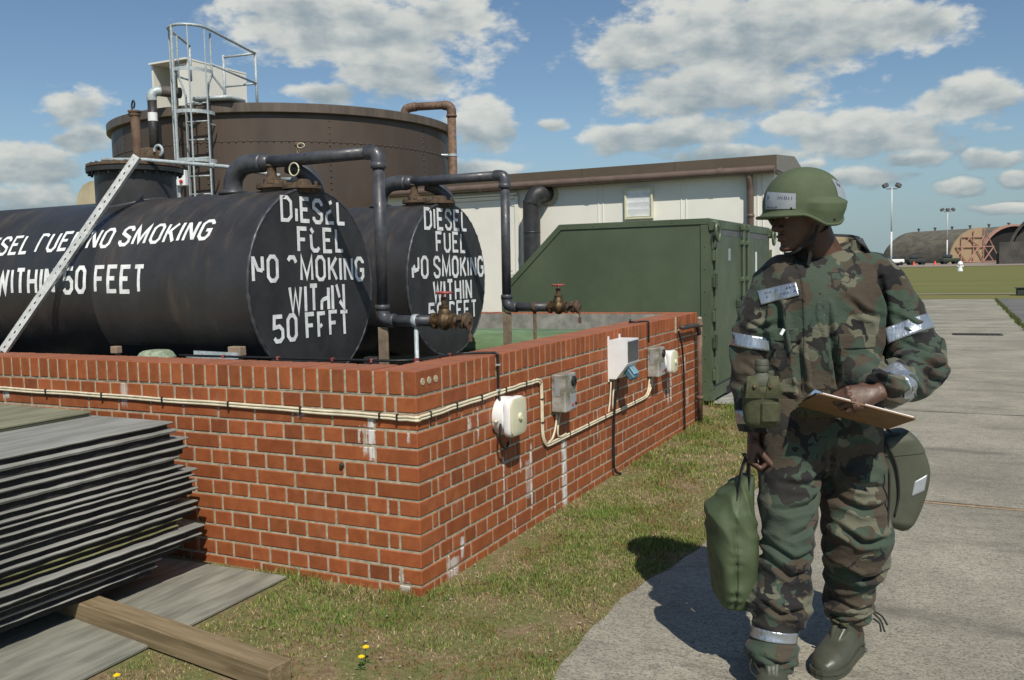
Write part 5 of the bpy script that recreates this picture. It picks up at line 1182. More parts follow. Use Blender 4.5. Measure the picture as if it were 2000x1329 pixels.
def front_patch(tree, quad, ni=10, nj=24, off=.003, d=(0, 1, 0), back=.5):
    """quad: four corners (tl, tr, br, bl) cast along d"""
    tl, tr, br, bl = [V(*q) for q in quad]; d = unit(d); g = []
    for i in range(ni):
        s = i/(ni-1); a, b = tl+(bl-tl)*s, tr+(br-tr)*s; g.append([a+(b-a)*t-d*back for t in np.linspace(0, 1, nj)])
    return wrap_patch(tree, g, [[d]*nj]*ni, off)
def band(tree, c, axis, width, off=.0050, n=72, rad=.16, ni=7, a0=0, a1=2*math.pi):
    c = V(*c); ax = unit(axis); a, b = basis(ax); g = []; D = []
    for i in range(ni):
        p = c+ax*width*(i/(ni-1)-.5); r = []; e_ = []
        for q in np.linspace(a0, a1, n):
            o = math.cos(q)*a+math.sin(q)*b; r.append(p+o*rad); e_.append(-o)
        g.append(r); D.append(e_)
    return wrap_patch(tree, g, D, off)
def ridge(x): return 1-np.abs(np.sin(x))*1.6
def limb_folds(amp, freq, skew, seed, where):
    def f(u, ph, q):
        nz = vnoise(q*9+seed*3.7, seed)*1.2+vnoise(q*22+seed, seed+1)*.45
        return amp*where(u)*ridge(u*freq+skew*np.sin(ph+seed)+nz)*(.55+.45*vnoise(q*6.5+5, seed+2)) + .0035*vnoise(q*16, seed+5)
    return f

# ---- the bare body: head, neck, trunk, arms, hands and legs in one skin
FW = unit(V(-.945, -.26, -.20)); HL = unit(np.cross(V(0, 0, 1), FW)); HU = np.cross(FW, HL); HC_ = V(-.066, -.005, 1.560)
def hp(f, l, u): return HC_+FW*f+HL*l+HU*u
body = MB()
prof = [(-.122, .072, .020, .022), (-.114, .088, .042, .038), (-.100, .091, .052, .048), (-.085, .0865, .060, .055), (-.072, .0885, .067, .060), (-.055, .0885, .075, .065), (-.035, .0865, .083, .068), (-.015, .0835, .088, .071), (.005, .082, .092, .0735), (.022, .088, .096, .075), (.045, .0885, .099, .077), (.070, .079, .096, .075), (.092, .060, .080, .063), (.108, .034, .050, .040), (.114, .008, .012, .010)]
Rg = []
for u in np.linspace(0, len(prof)-1, 46):
    i = min(int(u), len(prof)-2); s = u-i; z, f, b, w2 = [prof[i][k]+(prof[i+1][k]-prof[i][k])*s for k in range(4)]
    r = []
    for a in np.arange(56)*2*math.pi/56:
        ca, sa = math.cos(a), math.sin(a); e_ = 2.25; k = (abs(ca)**e_+abs(sa)**e_)**(-1/e_); r.append(hp((f if ca > 0 else b)*ca*k-.004, w2*sa*k, z))
    Rg.append(r)
body.rings(Rg)
def hrot(): return np.stack([FW, HL, HU], 1)
HR = hrot()
Rg = []
for s, (f, u, w2, hh) in enumerate([(.078, .020, .008, .008), (.088, .006, .0095, .010), (.098, -.012, .0115, .013), (.106, -.028, .015, .016), (.108, -.040, .018, .016), (.098, -.050, .017, .010)]):
    Rg.append([hp(f-.012+.012*math.cos(a), w2*math.sin(a), u+hh*.35*math.sin(2*a)*0) for a in np.arange(16)*math.pi/8])
body.rings(Rg)
body.ell(hp(.101, 0, -.036), (.0135, .0135, .0115), HR)
for s in (-1, 1):
    body.ell(hp(.089, s*.0165, -.040), (.0125, .0085, .0085), HR)      # nostril wings
    body.ell(hp(.080, s*.033, .023), (.012, .021, .006), HR)           # brow
    body.ell(hp(-.008, s*.0735, -.012), (.018, .009, .031), HR @ Matrix.Rotation(s*-.25, 3, 'Z'))   # ear
    body.ell(hp(-.012, s*.080, -.006), (.014, .006, .024), HR)
body.ell(hp(.0865, 0, -.0655), (.0115, .0235, .0060), HR); body.ell(hp(.0845, 0, -.0785), (.0120, .0215, .0068), HR)   # lips
body.ell(hp(.078, 0, -.108), (.018, .022, .013), HR)                    # chin
limb(body, [(-.02, .01, 1.50), (.0, .02, 1.46), (.03, .03, 1.40), (.04, .03, 1.33)], [(.062, .066), (.060, .064), (.066, .066), (.08, .075)], 24, 40)
limb(body, [(.04, .035, 1.36), (.035, .035, 1.28), (.02, .03, 1.12), (.012, .03, .98), (.012, .03, .84)], [(.12, .08), (.155, .095), (.15, .095), (.15, .10), (.15, .11)], 40, 40)
# arms (viewer-left = his right)
RA = [(-.05, .046, 1.372), (-.105, .056, 1.345), (-.148, .062, 1.27), (-.182, .065, 1.18), (-.208, .062, 1.08), (-.216, .035, .98), (-.222, -.02, .88), (-.226, -.03, .82)]
LA = [(.11, .036, 1.372), (.19, .036, 1.345), (.243, .03, 1.27), (.277, .012, 1.19), (.308, -.03, 1.10), (.316, -.075, 1.045), (.262, -.14, 1.02), (.185, -.215, 1.005), (.115, -.270, .992), (.085, -.292, .984)]
limb(body, RA, [(.04, .05), (.055, .055), (.055, .055), (.05, .05), (.045, .045), (.043, .043), (.035, .033), (.029, .024)], 40, 28)
limb(body, LA, [(.04, .05), (.055, .055), (.055, .055), (.05, .05), (.046, .046), (.045, .045), (.042, .042), (.036, .034), (.029, .026), (.028, .024)], 44, 28)
for lp in ([(-.085, .03, .88), (-.107, -.02, .7), (-.138, -.115, .46), (-.172, -.15, .3), (-.215, -.19, .08)], [(.115, .04, .88), (.122, .02, .68), (.132, -.005, .46), (.135, .03, .3), (.128, .04, .08)]):
    limb(body, lp, [(.088, .095), (.082, .088), (.06, .065), (.056, .062), (.042, .046)], 40, 28)
def finger(mb, base, d, n, lens, bends, r0, r1):
    """chain of phalanges from base along d, bending towards n"""
    d, n = unit(d), unit(n); P = [np.array(base)-d*.012, np.array(base)]; a = 0; q = np.array(base, float)
    for L, b in zip(lens, bends):
        a += R(b); dd = math.cos(a)*d+math.sin(a)*n
        P += [q+dd*L*.5, q+dd*L]; q = q+dd*L
    P.append(q+dd*r1*.55); r = list(np.linspace(r0, r1, len(P)-1))+[r1*.45]
    mb.tube(P, r, 14)
def hand(mb, Wp, d, n, thumb_sign, bends, th_dir, th_bends, k=1.0, spread=.0):
    d = unit(d); n = unit(np.asarray(n)-d*(np.asarray(n)@d)); s = np.cross(d, n)*thumb_sign; Wp = np.array(Wp, float); Rg = []
    for t, w2, h2 in ((-.02, .026, .021), (.0, .027, .021), (.02, .032, .021), (.045, .039, .019), (.07, .043, .0165), (.086, .0425, .0145), (.096, .036, .010)):
        e_ = 2.6; r = []
        for a in np.arange(28)*2*math.pi/28:
            ca, sa = math.cos(a), math.sin(a); kk = (abs(ca)**e_+abs(sa)**e_)**(-1/e_); r.append(Wp+d*t*k+s*w2*k*ca*kk+n*(h2*k*sa*kk+.003*math.sin(t*30)))
        Rg.append(r)
    mb.rings(Rg)
    tips = []
    for i, (L, off, fw) in enumerate(((.94, .0315, .089), (1.04, .0107, .094), (.98, -.0102, .090), (.80, -.0305, .081))):
        b = Wp+d*fw*k+s*off*k-n*.001; di = d+s*spread*(1.5-i)*.12
        mb.ell(b-n*.004*k, (.0105*k,)*3, nu=12, nv=8)
        finger(mb, b, di, n, [.043*L*k, .027*L*k, .022*L*k], [q+2*i for q in bends], .0096*k, .0078*k)
    tb = Wp+d*.028*k+s*.027*k+n*.006*k; mb.ell(tb+d*.008, (.019*k, .016*k, .019*k), nu=14, nv=10)
    td = unit(th_dir[0]*d+th_dir[1]*s+th_dir[2]*n); finger(mb, tb, td, unit(th_bends[3]*n+d*.3-s*.4), [.042*k, .034*k, .026*k], th_bends[:3], .0125*k, .0092*k)
    return s
# his right hand hangs and grips the bag straps
hand(body, (-.227, -.032, .812), (-.16, -.10, -.98), (.93, -.2, -.15), 1, (62, 78, 45), (.75, .25, .55), (10, 20, 20, 1.0))
# his left hand grips the near edge of the clipboard: fingers beneath, thumb on the paper side
HS = -1
CA, CB_, CD = V(-.105, -.32, .993), V(-.104, -.106, .9235), V(.181, -.3475, .9125)
E1 = unit(CD-CA); E2 = unit((CB_-CA)-E1*((CB_-CA)@E1)); MM = np.cross(E1, E2); MM = MM if MM[2] < 0 else -MM
GE = CA+(CD-CA)*.40
LW = V(.082, -.294, .983); hand(body, LW, -.80*E1+.42*MM-.12*E2, E2+.25*MM, HS, (48, 72, 50), (.62, .35, .70), (5, 22, 18, .6))
pers = union('person', body, .003, MATS['skin'], smooth=3)
pers.matrix_world = PF
tag(pers, 'person in woodland camouflage and a green helmet walking forward, looking aside and holding a clipboard', 'person')
for s in (-1, 1):
    e_ = MB(); e_.ell(hp(.0700, s*.032, .001), (.0115, .0115, .0115), HR); eo = e_.build('eye', MATS['eye_white'], pers, smooth=True)
    e_ = MB(); e_.lathe(hp(.0795, s*.032, -.001), FW, [(.0055, 0), (.0053, .0025), (.001, .003)], 14); e_.build('iris', MATS['black_rubber'], eo, smooth=True)
# ---- jacket
jk = MB()
def torso_fold(u, ph, q):
    n1 = vnoise(q*V(9, 9, 5), 31); n2 = vnoise(q*V(14, 14, 7)+3, 32)
    waist = math.exp(-((u-.12)/.16)**2)
    diag = ridge(q[:, 2]*24+q[:, 0]*13*np.sign(q[:, 0]-.02)+n1*1.5)*.0065*(.35+waist)
    vert = ridge(np.sin(ph)*0+q[:, 0]*42+n2*1.5)*.006*waist
    return diag*(.5+.5*n2)+vert+.008*n1+.004*n2
limb(jk, [(.008, .03, .815), (.008, .03, .86), (.012, .032, .98), (.02, .035, 1.10), (.03, .037, 1.22), (.04, .038, 1.30), (.045, .04, 1.36), (.042, .04, 1.405), (.036, .038, 1.425)], [(.208, .142), (.205, .140), (.203, .145), (.21, .152), (.212, .152), (.198, .142), (.165, .122), (.115, .098), (.088, .086)], 90, 120, torso_fold, ex=2.35)
limb(jk, RA, [(.05, .07), (.074, .085), (.078, .086), (.078, .084), (.072, .078), (.070, .075), (.060, .064), (.052, .055)], 80, 60, limb_folds(.012, 26, 1.6, 3, lambda u: .35+.9*math.exp(-((u-.6)/.2)**2)+.5*math.exp(-((u-.95)/.12)**2)))
limb(jk, LA[:-1]+[(.098, -.2825, .988)], [(.05, .075), (.080, .09), (.088, .093), (.088, .092), (.088, .092), (.088, .090), (.080, .084), (.067, .071), (.058, .062), (.058, .062)], 100, 60, limb_folds(.010, 24, 1.9, 8, lambda u: .35+1.0*math.exp(-((u-.5)/.16)**2)+.4*math.exp(-((u-.95)/.1)**2)))
def seg_d(co, poly):
    q = co[:, [0, 2]]; best = np.full(len(q), 9.); tt_ = np.zeros(len(q)); L = len(poly)-1
    for i in range(L):
        a, b = np.array(poly[i], float), np.array(poly[i+1], float); ab = b-a; t = np.clip(((q-a)@ab)/(ab@ab), 0, 1); d = np.linalg.norm(q-a-t[:, None]*ab, axis=1); m_ = d < best; best[m_] = d[m_]; tt_[m_] = (i+t[m_])/L
    return best, tt_
def creases(co, lines):
    d = np.zeros(len(co)); wob_ = .006*vnoise(co*16, 77)
    for poly, wd, dp, y1 in lines:
        r, t = seg_d(co, poly); r = np.abs(r+wob_*.6); env = np.sin(np.clip(t, .04, .96)*math.pi)**.6; env = env*np.clip((y1-co[:, 1])/.04, 0, 1)
        d += env*dp*(-1.15*np.exp(-(r/wd)**2)+.62*np.exp(-((r-2.1*wd)/(1.1*wd))**2))
    return d
JL = [([(-.010, 1.24), (.012, 1.10), (.035, .97), (.052, .86)], .009, .016, .0), ([(.185, 1.33), (.205, 1.24), (.208, 1.14), (.20, 1.06)], .010, .018, .02), ([(-.160, 1.28), (-.150, 1.17), (-.135, 1.06)], .010, .014, .02), ([(-.10, 1.12), (-.085, 1.00), (-.075, .90)], .010, .013, .0), ([(.07, 1.09), (.13, 1.05), (.195, 1.045)], .009, .010, .0), ([(.08, 1.00), (.15, .975), (.20, .985)], .009, .011, .0), ([(.06, 1.27), (.12, 1.22), (.18, 1.20)], .010, .008, .0), ([(-.13, .99), (-.05, .955), (.03, .96)], .009, .010, .0), ([(-.05, 1.31), (-.06, 1.22), (-.045, 1.15)], .008, .007, .0), ([(.11, .93), (.16, .90), (.20, .91)], .009, .012, .0),
      ([(.225, 1.21), (.29, 1.165), (.35, 1.17)], .008, .011, .06), ([(.25, 1.12), (.31, 1.085), (.375, 1.10)], .008, .013, .06), ([(.245, 1.085), (.31, 1.045), (.38, 1.05)], .008, .014, .06), ([(.235, 1.05), (.29, 1.01), (.36, .995)], .008, .013, .06), ([(.17, 1.03), (.21, .99), (.24, .96)], .007, .009, .06), ([(-.25, 1.05), (-.21, 1.02), (-.17, 1.03)], .008, .012, .08), ([(-.27, .98), (-.22, .955), (-.17, .97)], .008, .012, .08), ([(-.25, 1.20), (-.20, 1.17), (-.15, 1.19)], .008, .010, .08), ([(-.27, .91), (-.23, .895), (-.18, .90)], .007, .010, .08)]
TL = [([(.015, .70), (-.06, .66), (-.17, .67)], .010, .014, .0), ([(.0, .66), (-.08, .60), (-.19, .585)], .010, .013, .0), ([(-.03, .60), (-.09, .53), (-.17, .50)], .010, .012, .0), ([(-.22, .475), (-.15, .435), (-.07, .45)], .009, .016, .0), ([(-.23, .43), (-.16, .385), (-.08, .40)], .009, .014, .0), ([(-.26, .305), (-.20, .27), (-.10, .285)], .008, .013, .0), ([(-.27, .14), (-.21, .118), (-.14, .128)], .007, .011, .0),
      ([(.03, .70), (.10, .645), (.21, .63)], .010, .014, .05), ([(.03, .60), (.12, .56), (.22, .575)], .010, .014, .05), ([(.03, .51), (.11, .455), (.22, .46)], .010, .016, .06), ([(.05, .36), (.13, .315), (.22, .335)], .008, .014, .08), ([(.06, .22), (.13, .195), (.19, .205)], .007, .010, .08), ([(.012, .80), (.02, .70), (.03, .62)], .007, .010, .0)]
def cloth_disp(seed, a=.0035, lines=()):
    def f(co):
        return base_disp(seed, a)(co)+creases(co, lines)*(np.where((co[:, 0] > .21) | (co[:, 0] < -.175), .75, 1.5) if seed == 41 else .95)
    return f
def base_disp(seed, a):
    def f(co):
        n = vnoise(co*V(26, 26, 18)+seed, seed)
        m1 = ridge(co[:, 2]*17+co[:, 0]*13+2.6*vnoise(co*5+seed, seed+1)); k1 = np.clip(vnoise(co*V(5, 5, 6), seed+2)*1.4+.25, 0, 1)
        m2 = ridge(co[:, 2]*36-co[:, 0]*24+2.4*vnoise(co*9+seed, seed+3)); k2 = np.clip(vnoise(co*V(7, 7, 9), seed+4)*1.5+.1, 0, 1)
        return a*(.7*n+2.0*m1*k1+1.1*m2*k2)
    return f
jacket = union('jacket', jk, .0046, MATS['camo'], pers, smooth=1, disp=cloth_disp(41, .003, JL))
jt = bvh(jacket)
def P_(mb, name, mt, par=pers, **k): return mb.build(name, MATS[mt], par, smooth=True, fix=True, **k)
P_(front_patch(jt, [(-.085, 0, 1.40), (-.005, 0, 1.40), (.005, 0, .83), (-.080, 0, .83)], 90, 10, .0045), 'placket', 'camo', jacket)
P_(front_patch(jt, [(.030, 0, 1.115), (.150, 0, 1.105), (.150, 0, .93), (.030, 0, .93)], 30, 20, .0045), 'pocket', 'camo', jacket)
P_(front_patch(jt, [(.024, 0, 1.155), (.155, 0, 1.145), (.155, 0, 1.105), (.024, 0, 1.105)], 10, 22, .0075), 'pocket_flap', 'camo', jacket)
P_(front_patch(jt, [(-.185, 0, 1.125), (-.105, 0, 1.135), (-.105, 0, .96), (-.185, 0, .96)], 30, 18, .0045), 'pocket', 'camo', jacket)
P_(front_patch(jt, [(-.19, 0, 1.17), (-.10, 0, 1.175), (-.10, 0, 1.13), (-.19, 0, 1.13)], 10, 18, .0075), 'pocket_flap', 'camo', jacket)
P_(front_patch(jt, [(-.205, 0, 1.297), (-.098, 0, 1.327), (-.094, 0, 1.283), (-.197, 0, 1.250)], 10, 26, .006), 'name_tape', 'silver_tape', jacket)
P_(band(jt, (.298, -.005, 1.150), (.30, -.30, -.90), .052), 'arm_tape', 'silver_tape', jacket)
P_(band(jt, (.150, -.243, .998), (-.80, -.58, -.09), .046), 'cuff_tape', 'silver_tape', jacket)
P_(band(jt, (-.200, .035, 1.12), (-.15, 0, -1), .045), 'arm_tape', 'silver_tape', jacket)
P_(band(jt, (-.224, -.024, .865), (-.1, -.2, -1), .045), 'cuff_tape', 'silver_tape', jacket)
ik = MB()
def scrawl(n, o, ex, ey, h, seed):
    rs = np.random.RandomState(seed); x = 0
    for k in range(n):
        pts = [V(*o)+unit(ex)*(x+rs.uniform(0, h*.5))+unit(ey)*rs.uniform(0, h) for _ in range(4)]; x += h*.75; ik.tube(pts, .0011, 5)
for k in range(9):
    for row in (0, 1):
        x = -.185+.0095*k+random.uniform(-.002, .002); z = (1.287 if row == 0 else 1.272)+.27*(x+.19); h_ = random.uniform(.006, .010); pts = []
        for dx, dz in ((0, 0), (.002, h_), (.005, .002), (.006, h_*.7)):
            hit = jt.ray_cast(Vector((x+dx, -.5, z+dz)), Vector((0, 1, 0)))[0]; pts.append(V(*hit)-V(0, .0085, 0))
        if random.random() < .75: ik.tube(pts, .0008, 5)
ik.build('marker_writing', MATS['ink'], jacket, smooth=True)
z_ = MB(); z_.box((-.157, -.118, 1.165), (.010, .005, .022), rot=Matrix.Rotation(.5, 3, 'Y'), ch=.001); z_.build('zip_pull', MATS['white_paint'], jacket)
# collar: stand-up flap, dark lined, open at the throat
def collar(mb, rad, h0, h1, th, a0, a1, c, n=60, lean=.012):
    Rg = []
    for q in np.linspace(a0, a1, n):
        o = V(math.sin(q), -math.cos(q), 0); w_ = .004*math.sin(q*7); hh = h1+.012*math.cos(q)*-1
        r0_, r1_ = rad, rad+lean
        Rg.append([c+o*(r0_+w_)*V(1.12, 1, 1)+V(0, 0, h0), c+o*(r1_+w_)*V(1.12, 1, 1)+V(0, 0, hh), c+o*(r1_+w_-th)*V(1.12, 1, 1)+V(0, 0, hh), c+o*(r0_+w_-th)*V(1.12, 1, 1)+V(0, 0, h0)])
    mb.rings(Rg)
m = MB(); collar(m, .090, -.03, .064, .006, .62, 5.3, V(.036, .036, 1.405)); P_(m, 'collar', 'camo', jacket, angle=50) if False else m.build('collar', MATS['camo'], jacket, angle=50)
m = MB(); collar(m, .0835, -.03, .072, .005, .75, 5.2, V(.036, .036, 1.405)); m.build('collar_lining', MATS['collar_black'], jacket, angle=50)
m = MB(); collar(m, .077, -.03, .062, .004, 1.0, 2.6, V(.036, .036, 1.405)); m.build('undershirt_collar', MATS['collar_tan'], jacket, angle=50)
m = MB(); Rg = []
for q in np.linspace(.75, 2.9, 40):
    o = V(math.sin(q)*1.12, -math.cos(q), 0); k = math.sin((q-.75)/2.15*math.pi)**.45; c = V(.036, .036, 1.405); dr = -.062*k-.006*math.sin(q*5)
    Rg.append([c+o*.094+V(0, 0, .062+.012*-math.cos(q)), c+o*(.094+.016*k)+V(0, 0, .064+.012*-math.cos(q)), c+o*(.094+.040*k+.003)+V(0, 0, .064+dr), c+o*(.094+.034*k)+V(0, 0, .062+dr)])
m.rings(Rg); m.build('collar_fold', MATS['collar_black'], jacket, smooth=True)
m = MB(); m.tube([(.036+.069*math.sin(q), .034-.066*math.cos(q), 1.432+.012*math.cos(q)*-1-.012*math.exp(-((q-6.28)/1.2)**2)) for q in np.linspace(.2, 3.2, 40)], .0022, 6); m.build('neck_chain', MATS['chrome'], pers, smooth=True)
# ---- trousers
tr = MB()
fr = [(-.085, .03, .90), (-.095, .0, .80), (-.110, -.03, .68), (-.127, -.085, .55), (-.140, -.12, .45), (-.156, -.135, .36), (-.173, -.15, .29), (-.180, -.16, .25), (-.190, -.17, .222), (-.200, -.178, .19), (-.204, -.182, .165), (-.208, -.187, .14), (-.215, -.192, .10), (-.217, -.195, .07)]
frr = [(.115, .13), (.114, .128), (.100, .115), (.088, .105), (.080, .096), (.088, .100), (.100, .106), (.100, .106), (.086, .094), (.068, .076), (.068, .076), (.078, .088), (.080, .092), (.066, .078)]
limb(tr, fr, frr, 130, 72, limb_folds(.011, 31, 1.3, 12, lambda u: .35+.7*math.exp(-((u-.42)/.15)**2)+.9*math.exp(-((u-.62)/.09)**2)+.7*math.exp(-((u-.92)/.08)**2)), ex=2.2)
bk_ = [(.115, .04, .90), (.12, .04, .80), (.125, .02, .68), (.13, .0, .55), (.135, -.01, .45), (.137, .01, .37), (.135, .03, .31), (.130, .04, .25), (.128, .045, .19), (.128, .042, .15), (.126, .036, .12)]
limb(tr, bk_, [(.115, .13), (.112, .122), (.110, .116), (.108, .112), (.110, .112), (.108, .110), (.090, .096), (.082, .087), (.080, .086), (.076, .082), (.062, .068)], 120, 72, limb_folds(.011, 29, 1.5, 21, lambda u: .35+.7*math.exp(-((u-.5)/.2)**2)+.9*math.exp(-((u-.85)/.15)**2)), ex=2.2)
limb(tr, [(.015, .035, .665), (.015, .035, .73), (.015, .033, .82), (.012, .033, .93)], [(.10, .09), (.185, .13), (.200, .145), (.185, .13)], 40, 80, limb_folds(.008, 20, 2, 30, lambda u: 1))
trou = union('trousers', tr, .0046, MATS['camo'], pers, smooth=1, disp=cloth_disp(51, .0034, TL))
tt = bvh(trou)
P_(band(tt, (-.202, -.180, .178), (-.07, -.10, -.5), .034), 'shin_tape', 'silver_tape', trou)
P_(front_patch(tt, [(-.195, 0, .52), (-.10, 0, .52), (-.10, 0, .36), (-.195, 0, .36)], 24, 16, .005), 'knee_pocket', 'camo', trou) if False else None
m = MB()
for a, b in (((.198, .02, .17), (.235, -.03, .135)), ((.198, .02, .165), (.222, -.04, .115)), ((.19, -.02, .155), (.20, -.06, .125))): m.tube([a, ((a[0]+b[0])/2+.008, (a[1]+b[1])/2, (a[2]+b[2])/2+.006), b], .0032, 6, smooth=8)
m.tube([(-.285, -.22, .115), (-.305, -.27, .10), (-.29, -.30, .085)], .0035, 6, smooth=8); m.tube([(-.285, -.22, .115), (-.275, -.28, .09)], .0035, 6)
m.build('hem_cords', MATS['black_web'], trou, smooth=True)
P_(band(jt, (.012, .03, .905), (0, 0, 1), .05, off=.006, n=120, rad=.40), 'belt', 'olive_web')
# ---- overshoes
def boot(heel, dirv, label=None):
    d = unit(V(dirv[0], dirv[1], 0)); s = V(-d[1], d[0], 0); h = V(*heel); b = MB(); Rg = []
    for t, w2, ht in ((-.012, .020, .05), (0, .034, .085), (.03, .042, .115), (.07, .044, .125), (.11, .046, .120), (.15, .050, .105), (.20, .0555, .088), (.245, .054, .076), (.28, .044, .062), (.305, .025, .045), (.312, .008, .03)):
        r = []
        for a in np.arange(36)*2*math.pi/36:
            ca, sa = math.cos(a), math.sin(a); e_ = 2.6; k = (abs(ca)**e_+abs(sa)**e_)**(-1/e_); r.append(h+d*t+s*w2*ca*k+V(0, 0, .004+ht*.5+ht*.5*sa*k))
        Rg.append(r)
    b.rings(Rg); limb(b, [h+d*.10+V(0, 0, .06), h+d*.085+V(0, 0, .11), h+d*.075+V(0, 0, .17)], [(.044, .062), (.046, .062), (.052, .060)], 16, 36, ref=d)
    for k, q in enumerate((-1, 0, 1)): b.tube([h+d*(.135+.004*abs(q))+s*q*.016+V(0, 0, .128), h+d*.165+s*q*.014+V(0, 0, .108), h+d*.20+s*q*.010+V(0, 0, .086)], [.013, .011, .003], 10, smooth=10)
    o = union('overshoe', b, .0035, MATS['boot_green'], pers, smooth=4)
    m = MB(); out = []
    for t, w2 in ((-.016, .012), (-.008, .030), (.01, .041), (.05, .047), (.10, .0475), (.15, .052), (.20, .0585), (.25, .058), (.285, .048), (.308, .030), (.320, .012)): out.append((t, w2))
    poly = [h+d*t+s*w2 for t, w2 in out]+[h+d*t-s*w2 for t, w2 in out[::-1]]
    for z0, z1, k in ((0, .012, 1.0), (.012, .015, .97), (.015, .028, 1.0)):
        c = h+d*.15; m.rings([[c+(p-c)*k+V(0, 0, z0) for p in poly], [c+(p-c)*k+V(0, 0, z1) for p in poly]])
    m.build('sole', MATS['boot_green'], o, angle=30)
    m = MB(); m.tube([h+d*.125-s*.040+V(0, 0, .145), h+d*.142-s*.01+V(0, 0, .140), h+d*.150+s*.006+V(0, 0, .138), h+d*.142+s*.03+V(0, 0, .142)], .005, 8, smooth=14); m.tube([h+d*.150+V(0, 0, .138), h+d*.165+s*.018+V(0, 0, .146), h+d*.152+s*.03+V(0, 0, .134)], .0045, 8, smooth=12); m.tube([h+d*.150+V(0, 0, .138), h+d*.160-s*.016+V(0, 0, .150), h+d*.150-s*.026+V(0, 0, .140)], .0045, 8, smooth=12)
    m.build('lace', MATS['olive_web'], o, smooth=True); return o
boot((.172, .095, 0), (-.66, -.75)); boot((-.198, -.115, 0), (-.22, -.97))
# ---- helmet
def sm_(x, a, b): t = min(max((x-a)/(b-a), 0), 1); return t*t*(3-2*t)
def helmet_pt(th, v):
    """th: 0 front .. pi back; v: 0 crown .. 1 rim"""
    c, s = math.cos(th), math.sin(th); at = abs(math.atan2(s, c))
    a = .137 if c > 0 else .141; b = .122
    rim = -.030-.035*sm_(at, 1.0, 1.55)+.034*sm_(at, 1.75, 2.6)
    V0 = .66
    if v < V0:
        q = v/V0*math.pi/2; rr = math.sin(q)**.94; z = .008+.124*math.cos(q)
    else:
        t = (v-V0)/(1-V0); z = .008+(rim-.008)*t; rr = 1-t*t*(.02+.05*sm_(at, 1.0, 1.6)+.10*sm_(at, 1.8, 2.6))
    t = max(v-.82, 0)/.18
    fl = .024*t**1.6*sm_(-at, -1.15, -.35)+.006*t**3*sm_(at, .9, 1.4)
    ear = .024*sm_(-z, -.022, -.004)*sm_(at, 1.02, 1.42)*sm_(-at, -2.62, -2.15)*(1-.25*t)
    return (a*rr*c+c*fl), (b*rr*s+s*(ear+fl*.6)), z
HF = unit(V(-.955, -.29, -.02)); HL2 = unit(np.cross(V(0, 0, 1), HF)); HU2 = np.cross(HF, HL2); H0 = V(-.052, -.002, 1.575)
def hw(p): return H0+HF*p[0]+HL2*p[1]+HU2*p[2]
nt, nv = 120, 54
m = MB(); out_ = []; 
for v in np.linspace(.0, 1, nv)[1:]: out_.append([hw(helmet_pt(t, v)) for t in np.arange(nt)*2*math.pi/nt])
inn = [[H0+(p-H0)*.955+HU2*(.0) for p in r] for r in out_]
m.v = [tuple(hw(helmet_pt(0, 0)))]; m.f = []; m.c = [None]
base = 1; vs = [p for r in out_ for p in r]; m.v += [tuple(p) for p in vs]; m.c += [None]*len(vs)
for j in range(nt): m.f.append((0, 1+j, 1+(j+1) % nt))
for i in range(nv-2):
    for j in range(nt): k = (j+1) % nt; m.f.append((1+i*nt+j, 1+(i+1)*nt+j, 1+(i+1)*nt+k, 1+i*nt+k))
hel = m.build('helmet', MATS['helmet'], pers, smooth=True); md = hel.modifiers.new('t', 'SOLIDIFY'); md.thickness = .008; md.offset = -1
rm = MB(); rm.tube([p for p in out_[-1]]+[out_[-1][0]], .0052, 8, (False, False)); rm.build('rim_edge', MATS['helmet'], hel, smooth=True)
ht = bvh(hel)
def hpatch(t0, t1, v0, v1, sk=0, ni=10, nj=18, lift=.0015):
    m = MB(); G = []
    for i in range(ni):
        r = []
        for j in range(nj):
            b, a = i/(ni-1), j/(nj-1); jag = .004*math.sin(i*9)*(a > .98); th = t0+(t1-t0)*a+jag; v = v0+(v1-v0)*b+sk*a
            r.append(hw(np.array(helmet_pt(th, v))*(1+lift/.12)))
        G.append(r)
    vs = [p for r in G for p in r]; fs = [(i*nj+j, i*nj+j+1, (i+1)*nj+j+1, (i+1)*nj+j) for i in range(ni-1) for j in range(nj-1)]
    m.add(vs, fs); return m, G
m, G1 = hpatch(-.12, .84, .50, .765, .055); m.build('front_tape', MATS['tape_label'], hel, smooth=True, fix=True)
m, G2 = hpatch(1.95, 2.40, .38, .60, .06); m.build('rear_tape', MATS['tape_label'], hel, smooth=True, fix=True)
# marker scrawl on the tapes
ik = MB(); rs_ = np.random.RandomState(3)
def write(G, rows, cols, n, seed):
    rs = np.random.RandomState(seed); G = np.array(G); ni, nj = G.shape[:2]
    def at(a, b): 
        x, y = a*(nj-1), b*(ni-1); i, j = min(int(y), ni-2), min(int(x), nj-2); fx, fy = x-j, y-i
        p = G[i, j]*(1-fx)*(1-fy)+G[i, j+1]*fx*(1-fy)+G[i+1, j]*(1-fx)*fy+G[i+1, j+1]*fx*fy; return H0+(p-H0)*1.006
    for k in range(n):
        a = cols[0]+(cols[1]-cols[0])*(k+.5)/n; w_ = (cols[1]-cols[0])/n*.36; hgt_ = (rows[1]-rows[0])*rs.uniform(.6, 1)
        pts = [at(a+rs.uniform(-w_, w_), rows[1]-hgt_*t) for t in (0, .5, 1, .4)]; ik.tube(pts, .0008, 5)
write(G1, (.08, .30), (.10, .22), 2, 1); write(G1, (.10, .28), (.50, .93), 7, 2); write(G1, (.68, .86), (.12, .50), 6, 3); write(G2, (.15, .40), (.15, .55), 3, 4)
ik.build('marker_writing', MATS['ink'], hel, smooth=True)
m = MB()
